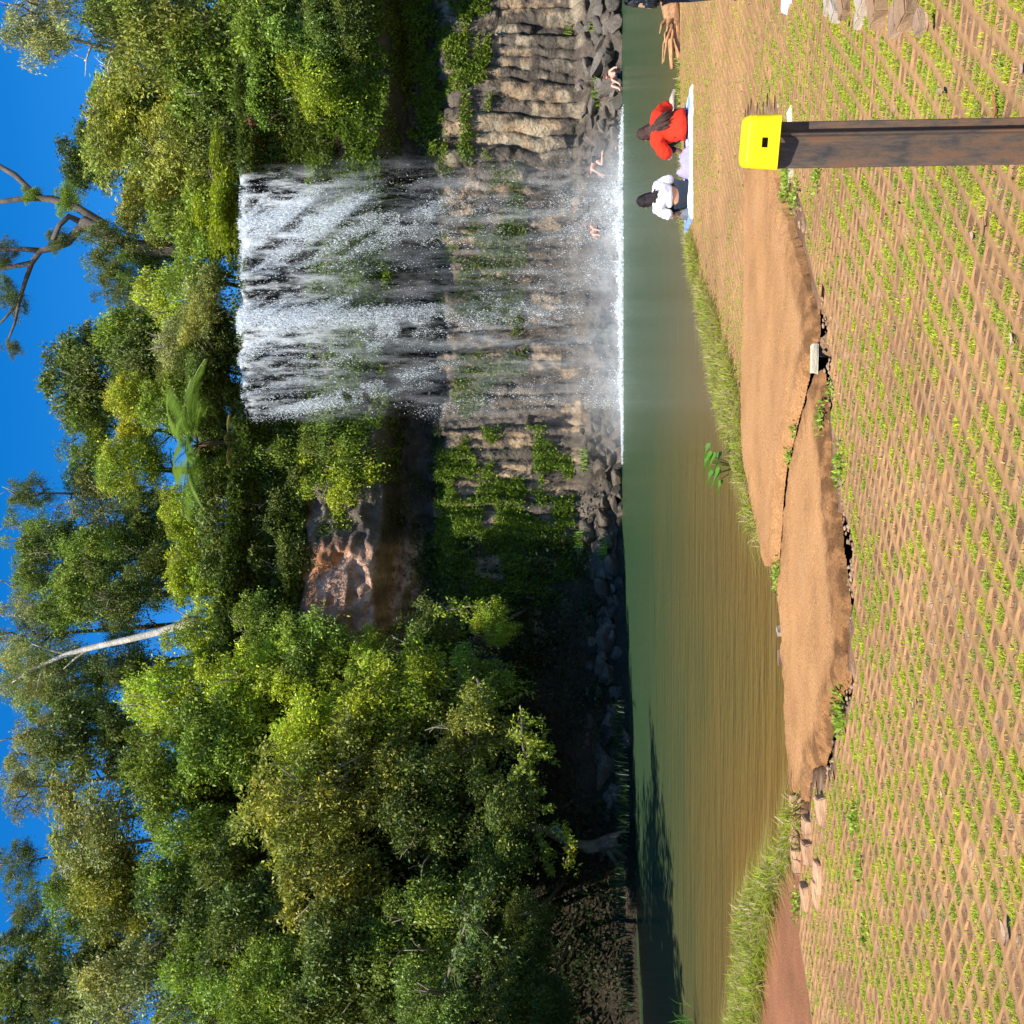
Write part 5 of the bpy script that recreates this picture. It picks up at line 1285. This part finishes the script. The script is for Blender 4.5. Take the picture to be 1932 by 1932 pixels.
def person(loc, rz, pose, label, skinc=(.55, .33, .22), hairc=(.03, .02, .015), top=None, legs=None, hair='long', shoes=None, scale=1.0):
    """pose: dict of joints, local axes, facing +Y"""
    root = empty('person', tuple(loc), label=label, cat='person'); root.rotation_euler = (0, 0, rz); root.scale = (scale,) * 3
    p = {k: V3(*v) for k, v in pose.items()}
    J = dict(pelvis=(p['pelvis'], (.135, .11)), belly=((p['pelvis'] + p['chest']) / 2, (.12, .095)), chest=(p['chest'], (.145, .105)),
             neckb=(p['chest'] * .3 + p['neck'] * .7, (.075, .06)), neck=(p['neck'], .052), jaw=(p['neck'] * .45 + p['head'] * .55 + V3(0, .02, 0), (.062, .07)), head=(p['head'], (.078, .092)), crown=(p['head'] + (p['head'] - p['neck']) * .45, (.05, .06)))
    E = [('pelvis', 'belly'), ('belly', 'chest'), ('chest', 'neckb'), ('neckb', 'neck'), ('neck', 'jaw'), ('jaw', 'head'), ('head', 'crown')]
    for s_ in 'lr':
        J['sh' + s_] = (p['sh' + s_], .058); J['el' + s_] = (p['el' + s_], .038); J['wr' + s_] = (p['wr' + s_], .025)
        J['ua' + s_] = ((p['sh' + s_] + p['el' + s_]) / 2, .046); J['fa' + s_] = (p['el' + s_] * .65 + p['wr' + s_] * .35, .037)
        d = p['wr' + s_] - p['el' + s_]; d /= np.linalg.norm(d); J['pa' + s_] = (p['wr' + s_] + d * .065, (.036, .02))
        J['hi' + s_] = (p['hi' + s_], .088); J['th' + s_] = ((p['hi' + s_] + p['kn' + s_]) / 2, .077); J['kn' + s_] = (p['kn' + s_], .054)
        J['ca' + s_] = (p['kn' + s_] * .65 + p['an' + s_] * .35, .052); J['an' + s_] = (p['an' + s_], .034); J['to' + s_] = (p['to' + s_], (.04, .025))
        E += [('chest', 'sh' + s_), ('sh' + s_, 'ua' + s_), ('ua' + s_, 'el' + s_), ('el' + s_, 'fa' + s_), ('fa' + s_, 'wr' + s_), ('wr' + s_, 'pa' + s_),
              ('pelvis', 'hi' + s_), ('hi' + s_, 'th' + s_), ('th' + s_, 'kn' + s_), ('kn' + s_, 'ca' + s_), ('ca' + s_, 'an' + s_), ('an' + s_, 'to' + s_)]
    parts = [skin_mesh(J, E, 'body', M['skin'], skinc)]
    # fingers, nose, ears as small forms grown into the body
    mb = MB()
    for s_ in 'lr':
        w_ = J['pa' + s_][0]; d = w_ - p['wr' + s_]; d /= np.linalg.norm(d); sd = np.cross(d, V3(0, 0, 1)); sd /= np.linalg.norm(sd) + 1e-9; dn = np.cross(sd, d)
        for k, l_ in zip((-1.5, -.5, .5, 1.5), (.062, .075, .07, .055)):
            b0 = w_ + sd * k * .017; mb.tube([b0 - d * .02, b0 + d * l_ * .5 - dn * .004, b0 + d * l_ - dn * .022], [.0095, .009, .007], 6, skinc)
        t0 = w_ - d * .035 + sd * .03; mb.tube([t0 - sd * .02, t0 + sd * .015 + d * .02, t0 + sd * .02 + d * .05], [.012, .011, .008], 6, skinc)
    fw = V3(0, 1, 0); hd = p['head']
    mb.tube([hd + V3(0, .085, .01), hd + V3(0, .108, -.012), hd + V3(0, .09, -.025)], [.008, .014, .010], 6, skinc)
    for sx in (-1, 1): mb.tube([hd + V3(sx * .078, -.005, .02), hd + V3(sx * .09, -.01, 0), hd + V3(sx * .08, 0, -.025)], [.012, .016, .009], 6, skinc)
    mb.tube([hd + V3(-.022, .083, -.05), hd + V3(0, .092, -.052), hd + V3(.022, .083, -.05)], [.004, .007, .004], 6, (.45, .15, .12))
    parts.append(mb.mesh('f', M['skin']))
    obj('body', join_meshes('body', parts, M['skin']), root)
    for sx in (-1, 1):
        mb = MB(); e0 = hd + V3(sx * .03, .082, .012); mb.tube([e0 - (0, .012, 0), e0, e0 + (0, .006, 0)], [.012, .011, .004], 8, (.02, .015, .01)); obj('eye', mb.mesh('eye', M['dark']), root)
    # hair
    n0 = hd - p['neck']; n0 /= np.linalg.norm(n0); mb = MB()
    th, ph = np.meshgrid(np.linspace(0, 2 * math.pi, 22, endpoint=False), np.linspace(.02, 2.25, 13)); 
    rr_ = 1 + .05 * np.sin(th * 9 + ph * 2) + .03 * np.sin(th * 17)
    px_ = np.sin(ph) * np.cos(th) * .094 * rr_; py_ = np.sin(ph) * np.sin(th) * .108 * rr_; pz2 = np.cos(ph) * .125
    face = (py_ > .045) & (pz2 < .045); py_ = np.where(face, .045 + (py_ - .045) * .2, py_)
    V = np.stack([px_, py_, pz2], -1).reshape(-1, 3) + hd + V3(0, -.018, .012); i_ = np.arange(13 * 22).reshape(13, 22)
    Qh = np.stack([i_[:-1], np.roll(i_[:-1], -1, 1), np.roll(i_[1:], -1, 1), i_[1:]], -1).reshape(-1, 4); mb.add(V, Qh, [(i_[0, 0], i_[0, k], i_[0, k + 1]) for k in range(1, 21)], hairc)
    back = {'long': .34, 'mid': .16}.get(hair, .05)
    for k in range(26):
        a_ = math.pi * (1.0 + (k + .5) / 26); st = hd + V3(math.cos(a_) * .085, math.sin(a_) * .095 - .01, .0); ln_ = back * random.uniform(.75, 1.1)
        nk = p['neck'] + V3(math.cos(a_) * .075, (-.15 if hair == 'long' else -.09) + math.sin(a_) * .035, 0); side = .10 if hair == 'long' else 0
        en = nk + V3(side + random.uniform(-.05, .05), (-.10 if hair == 'long' else -.05) - .03 * random.random(), -ln_ + .08)
        mb.tube([st + V3(0, 0, .03), (st + nk) / 2 + V3(0, -.012, 0), nk, (nk + en) / 2 + V3(random.uniform(-.02, .02), -.04, 0), en], [.018, .022, .022, .018, .004], 5, np.array(hairc) * random.uniform(.8, 1.6))
    obj('hair', mb.mesh('hair', M['hair']), root)
    if top:
        tc_, bot, sl, loose = top
        T = dict(c=(p['chest'], (.165 + loose, .125 + loose * .6)), n=(p['chest'] * .25 + p['neck'] * .75, (.08, .065)), b=(p['pelvis'] * .4 + p['chest'] * .6, (.15 + loose, .12 + loose * .6)))
        ET = [('c', 'n'), ('c', 'b')]
        T['p'] = (p['pelvis'] + V3(0, -.02, -.02), (.18 + loose, .15 + loose * .5)) if bot else (p['pelvis'] * .62 + p['chest'] * .38, (.15 + loose, .12 + loose * .5)); ET += [('b', 'p')]
        if bot: T['q'] = (p['pelvis'] + V3(0, -.03, -.09), (.17 + loose, .15 + loose * .5)); ET += [('p', 'q')]
        for s_ in 'lr':
            T['s' + s_] = (p['sh' + s_], .075 + loose * .5); T['e' + s_] = (p['sh' + s_] * (1 - sl) + p['el' + s_] * sl, .058 + loose * .7); ET += [('c', 's' + s_), ('s' + s_, 'e' + s_)]
        me = skin_mesh(T, ET, 'shirt', M['cloth'], tc_, 3)
        for v in me.vertices: 
            q_ = v.co; f_ = float(fbm(q_.x * 14 + q_.y * 9, q_.z * 22 + q_.x * 5, 501)) - .5
            v.co = q_ + v.normal * f_ * .035
        obj('shirt', me, root)
    if legs:
        lc, ln = legs
        T = dict(p=(p['pelvis'], (.15, .125))); ET = []
        for s_ in 'lr':
            T['h' + s_] = (p['hi' + s_], .102); T['t' + s_] = ((p['hi' + s_] + p['kn' + s_]) / 2, .09); ET += [('p', 'h' + s_), ('h' + s_, 't' + s_)]
            if ln > .5: T['k' + s_] = (p['kn' + s_], .068); T['a' + s_] = (p['kn' + s_] * .2 + p['an' + s_] * .8, .05); ET += [('t' + s_, 'k' + s_), ('k' + s_, 'a' + s_)]
        obj('trousers' if ln > .5 else 'shorts', skin_mesh(T, ET, 'trousers', M['cloth'], lc), root)
    if shoes:
        for s_ in 'lr':
            mb = MB(); a_ = p['an' + s_]; t_ = p['to' + s_]; mb.tube([a_ + V3(0, -.05, -.035), a_ + V3(0, 0, -.02), a_ * .4 + t_ * .6 + V3(0, 0, -.005), t_ + V3(0, .03, -.01)], [.035, .05, .045, .028], 8, shoes); obj('shoe', mb.mesh('shoe', M['cloth']), root)
    return root
def sit(hx=0, lean=.10, arm=.30, hz=0):
    return dict(pelvis=(0, 0, .13), chest=(hx * .5, lean, .40), neck=(hx, lean + .08, .50 + hz), head=(hx * 1.2, lean + .14, .60 + hz), shl=(-.175 + hx * .5, lean, .45), shr=(.175 + hx * .5, lean, .45),
                ell=(-arm, lean + .12, .26), elr=(arm, lean + .12, .26), wrl=(-.14, lean + .33, .30), wrr=(.14, lean + .33, .30), hil=(-.10, .06, .11), hir=(.10, .06, .11),
                knl=(-.15, .46, .38), knr=(.15, .46, .38), anl=(-.12, .66, .08), anr=(.12, .66, .08), tol=(-.12, .80, .03), tor=(.12, .80, .03))
YP = 16.45
g = at(1296, 240, YP)
person((g[0] + .04, YP, float(zg(YP)) + .02), .05, sit(-.02, .12, .40), 'person sitting hunched in a loose red shirt, long brown hair down the back', hairc=(.055, .028, .02), skinc=(.50, .28, .18),
       top=((.72, .035, .012), True, .95, .075), legs=((.012, .012, .014), 1.0), hair='long', scale=1.06)
g = at(1296, 368, YP)
pz_ = sit(-.03, .04, .22, .02); pz_['elr'] = (.26, .06, .22); pz_['wrr'] = (.16, .30, .28); pz_['wrl'] = (-.2, .3, .2); pz_['ell'] = (-.30, .05, .24)
person((g[0], YP, float(zg(YP)) + .02), -.04, pz_, 'dark haired person sitting on the towel in a white top and dark shorts', hairc=(.018, .012, .012), skinc=(.56, .27, .15),
       top=((.86, .83, .84), False, .95, .035), legs=((.02, .028, .04), .4), hair='mid', scale=1.04)
# towel, clothing pile
def cloth(name, x0, x1, y0, y1, z, amp, colf, label, cat, th=.02, seed=0, dome=0):
    X, Y, Q = grid(x0, x1, y0, y1, .03)
    e = np.minimum(np.minimum(X - x0, x1 - X), np.minimum(Y - y0, y1 - Y)); Z = z + th * sstep(e, -.01, .04) + amp * (fbm(X * 5, Y * 5, seed) - .4) * sstep(e, 0, .1) + dome * sstep(e, -.02, .14) * (.5 + fbm(X * 9, Y * 9, seed + 1)) - (.05 * sstep(e, .03, 0))
    cx_, cy_, cz_ = (x0 + x1) / 2, (y0 + y1) / 2, z
    o = obj(name, mesh_np(name, np.stack([X - cx_, Y - cy_, Z - cz_], -1), Q, M['cloth'], colf(X, Y), True), label=label, cat=cat); o.location = (cx_, cy_, cz_); return o
xl = at(1298, 420, 16.3)[0]; xr = at(1298, 168, 16.3)[0]
def tw(X, Y):
    s_ = ((fbm(X * 3.5, Y * 3.5, 601, 2) > .5)).astype(float)[:, None] * sstep(Y, 16.12, 16.2)[:, None]
    return np.array([.85, .86, .9]) * (1 - s_) + np.array([.22, .36, .75]) * s_
cloth('towel', xl, xr, 16.05, 17.1, float(zg(16.3)) + .02, .035, tw, 'blue and white towel spread under the two sitting people', 'towel', .03, 611)
xa = at(1296, 335, 16.3)[0]; xb2 = at(1296, 278, 16.3)[0]
cloth('crumpled_shirt', xa, xb2, 16.15, 16.5, float(zg(16.3)) + .06, .34, lambda X, Y: np.tile([[.36, .32, .50]], (len(X), 1)), 'crumpled pale lavender garment lying between the two sitting people', 'clothing', .02, 621, .12)
xa = at(1300, 416, 16.5)[0]; xb2 = at(1300, 396, 16.5)[0]
cloth('dark_bag', xa, xb2, 16.3, 16.6, float(zg(16.3)) + .05, .16, lambda X, Y: np.tile([[.16, .17, .20]], (len(X), 1)), 'small grey cloth bag on the left end of the towel', 'bag', .04, 631, .10)
# bathers
def bather(px, py, Y_, rz, pose, label, sc=1.0, hairc=(.10, .04, .02), legs=((.03, .03, .05), .4), top=None, dz=0):
    c = at(px, py, Y_); person((c[0], Y_, c[2] + dz), rz, pose, label, skinc=(.78, .42, .32), hairc=hairc, legs=legs, top=top, hair='mid', scale=sc)
crawl = dict(pelvis=(0, -.25, .42), chest=(0, .12, .52), neck=(0, .27, .58), head=(0, .36, .68), shl=(-.18, .14, .52), shr=(.18, .14, .52), ell=(-.25, .28, .30), elr=(.25, .26, .30), wrl=(-.2, .38, .06), wrr=(.24, .40, .08),
             hil=(-.1, -.25, .40), hir=(.1, -.25, .40), knl=(-.16, -.02, .10), knr=(.16, -.15, .06), anl=(-.15, -.42, .10), anr=(.16, -.55, .10), tol=(-.15, -.52, .04), tor=(.16, -.64, .04))
bather(1140, 313, 51.0, math.radians(78), crawl, 'bather climbing over the rocks on hands and knees behind the waterfall spray', 1.1)
lean_ = dict(sit(0, .06, .3)); lean_['ell'] = (-.36, .1, .52); lean_['wrl'] = (-.30, .3, .70); lean_['elr'] = (.34, .1, .30); lean_['wrr'] = (.36, .36, .22)
bather(1132, 432, 51.0, math.radians(150), lean_, 'bather crouching among the rocks left of the climbing bather', .9)
rec_ = dict(sit(.03, -.08, .3)); rec_['ell'] = (-.38, -.02, .26); rec_['wrl'] = (-.52, .16, .22); rec_['elr'] = (.30, -.16, .2); rec_['wrr'] = (.34, -.12, -.02)
bather(1170, 142, 50.6, math.radians(120), rec_, 'pink skinned bather sitting in the water at the foot of the grey boulders', 1.1, hairc=(.16, .06, .03), dz=-.02)
# walker at the right edge of the photo with a black backpack
st = dict(pelvis=(0, 0, .86), chest=(0, .01, 1.20), neck=(0, .02, 1.38), head=(0, .05, 1.51), shl=(-.16, 0, 1.28), shr=(.16, 0, 1.28), ell=(-.2, .05, 1.02), elr=(.24, .0, 1.02), wrl=(-.12, .22, 1.05), wrr=(.24, .08, .80),
          hil=(-.09, 0, .82), hir=(.09, 0, .82), knl=(-.1, .03, .45), knr=(.1, .02, .45), anl=(-.1, 0, .08), anr=(.1, -.02, .08), tol=(-.1, .14, .03), tor=(.1, .12, .03))
YW = 11.2; XW = .5 / F * YW + .10
sc_ = .84
person((XW, YW, float(zg(YW)) + .01), math.radians(-8), st, 'walker in dark clothes at the right edge of the photo, mostly out of frame', top=((.03, .03, .035), True, .5, .01), legs=((.04, .05, .09), 1.0), hair='mid', shoes=(.05, .18, .6), scale=sc_)
def backpack(loc, rz):
    root = empty('backpack', loc, label='black shiny backpack at the right edge of the photo against the water', cat='backpack'); root.rotation_euler = (0, 0, rz)
    def rb(w_, d_, h_, off, name, colr, matl, seed):
        bm = bmesh.new(); bmesh.ops.create_cube(bm, size=1)
        for v in bm.verts: v.co = Vector((v.co.x * w_, v.co.y * d_, v.co.z * h_))
        bmesh.ops.bevel(bm, geom=bm.edges[:], offset=min(w_, d_, h_) * .35, segments=4, affect='EDGES')
        bmesh.ops.subdivide_edges(bm, edges=bm.edges[:], cuts=2, use_grid_fill=True)
        for v in bm.verts:
            v.co += v.normal * (float(fbm(v.co.x * 14 + seed, v.co.z * 18, 701)) - .5) * .03; v.co += Vector(off)
        me = bpy.data.meshes.new(name); bm.to_mesh(me); bm.free(); me.materials.append(matl)
        ca = me.color_attributes.new('col', 'FLOAT_COLOR', 'POINT'); ca.data.foreach_set('color', np.tile([*colr, 1], len(me.vertices)).astype(np.float32))
        for p_ in me.polygons: p_.use_smooth = True
        obj(name, me, root)
    rb(.32, .15, .33, (0, 0, 0), 'bag_body', (.012, .014, .02), M['dark'], 1); rb(.24, .06, .16, (.0, -.10, -.06), 'front_pocket', (.02, .022, .03), M['dark'], 2); rb(.07, .10, .17, (-.17, 0, -.06), 'side_pocket', (.015, .017, .024), M['dark'], 3)
    for sx in (-1, 1):
        mb = MB(); mb.tube([(sx * .09, .06, .14), (sx * .09, .13, .20), (sx * .09, .24, .18), (sx * .10, .29, .04), (sx * .11, .20, -.10), (sx * .12, .08, -.14)], [.015] * 6, 6, (.02, .02, .025)); obj('strap', mb.mesh('strap', M['cloth']), root)
backpack((XW - .09, YW - .22, at(1214, 0, YW)[2]), math.radians(-8))
cloth('white_cloth', at(1515, 12, 8.4)[0], at(1515, 12, 8.4)[0] + .5, 8.35, 8.6, float(zg(8.4)) + .03, .03, lambda X, Y: np.tile([[.85, .85, .86]], (len(X), 1)), 'corner of a white cloth lying on the paving at the right edge of the photo', 'cloth', .02, 641)
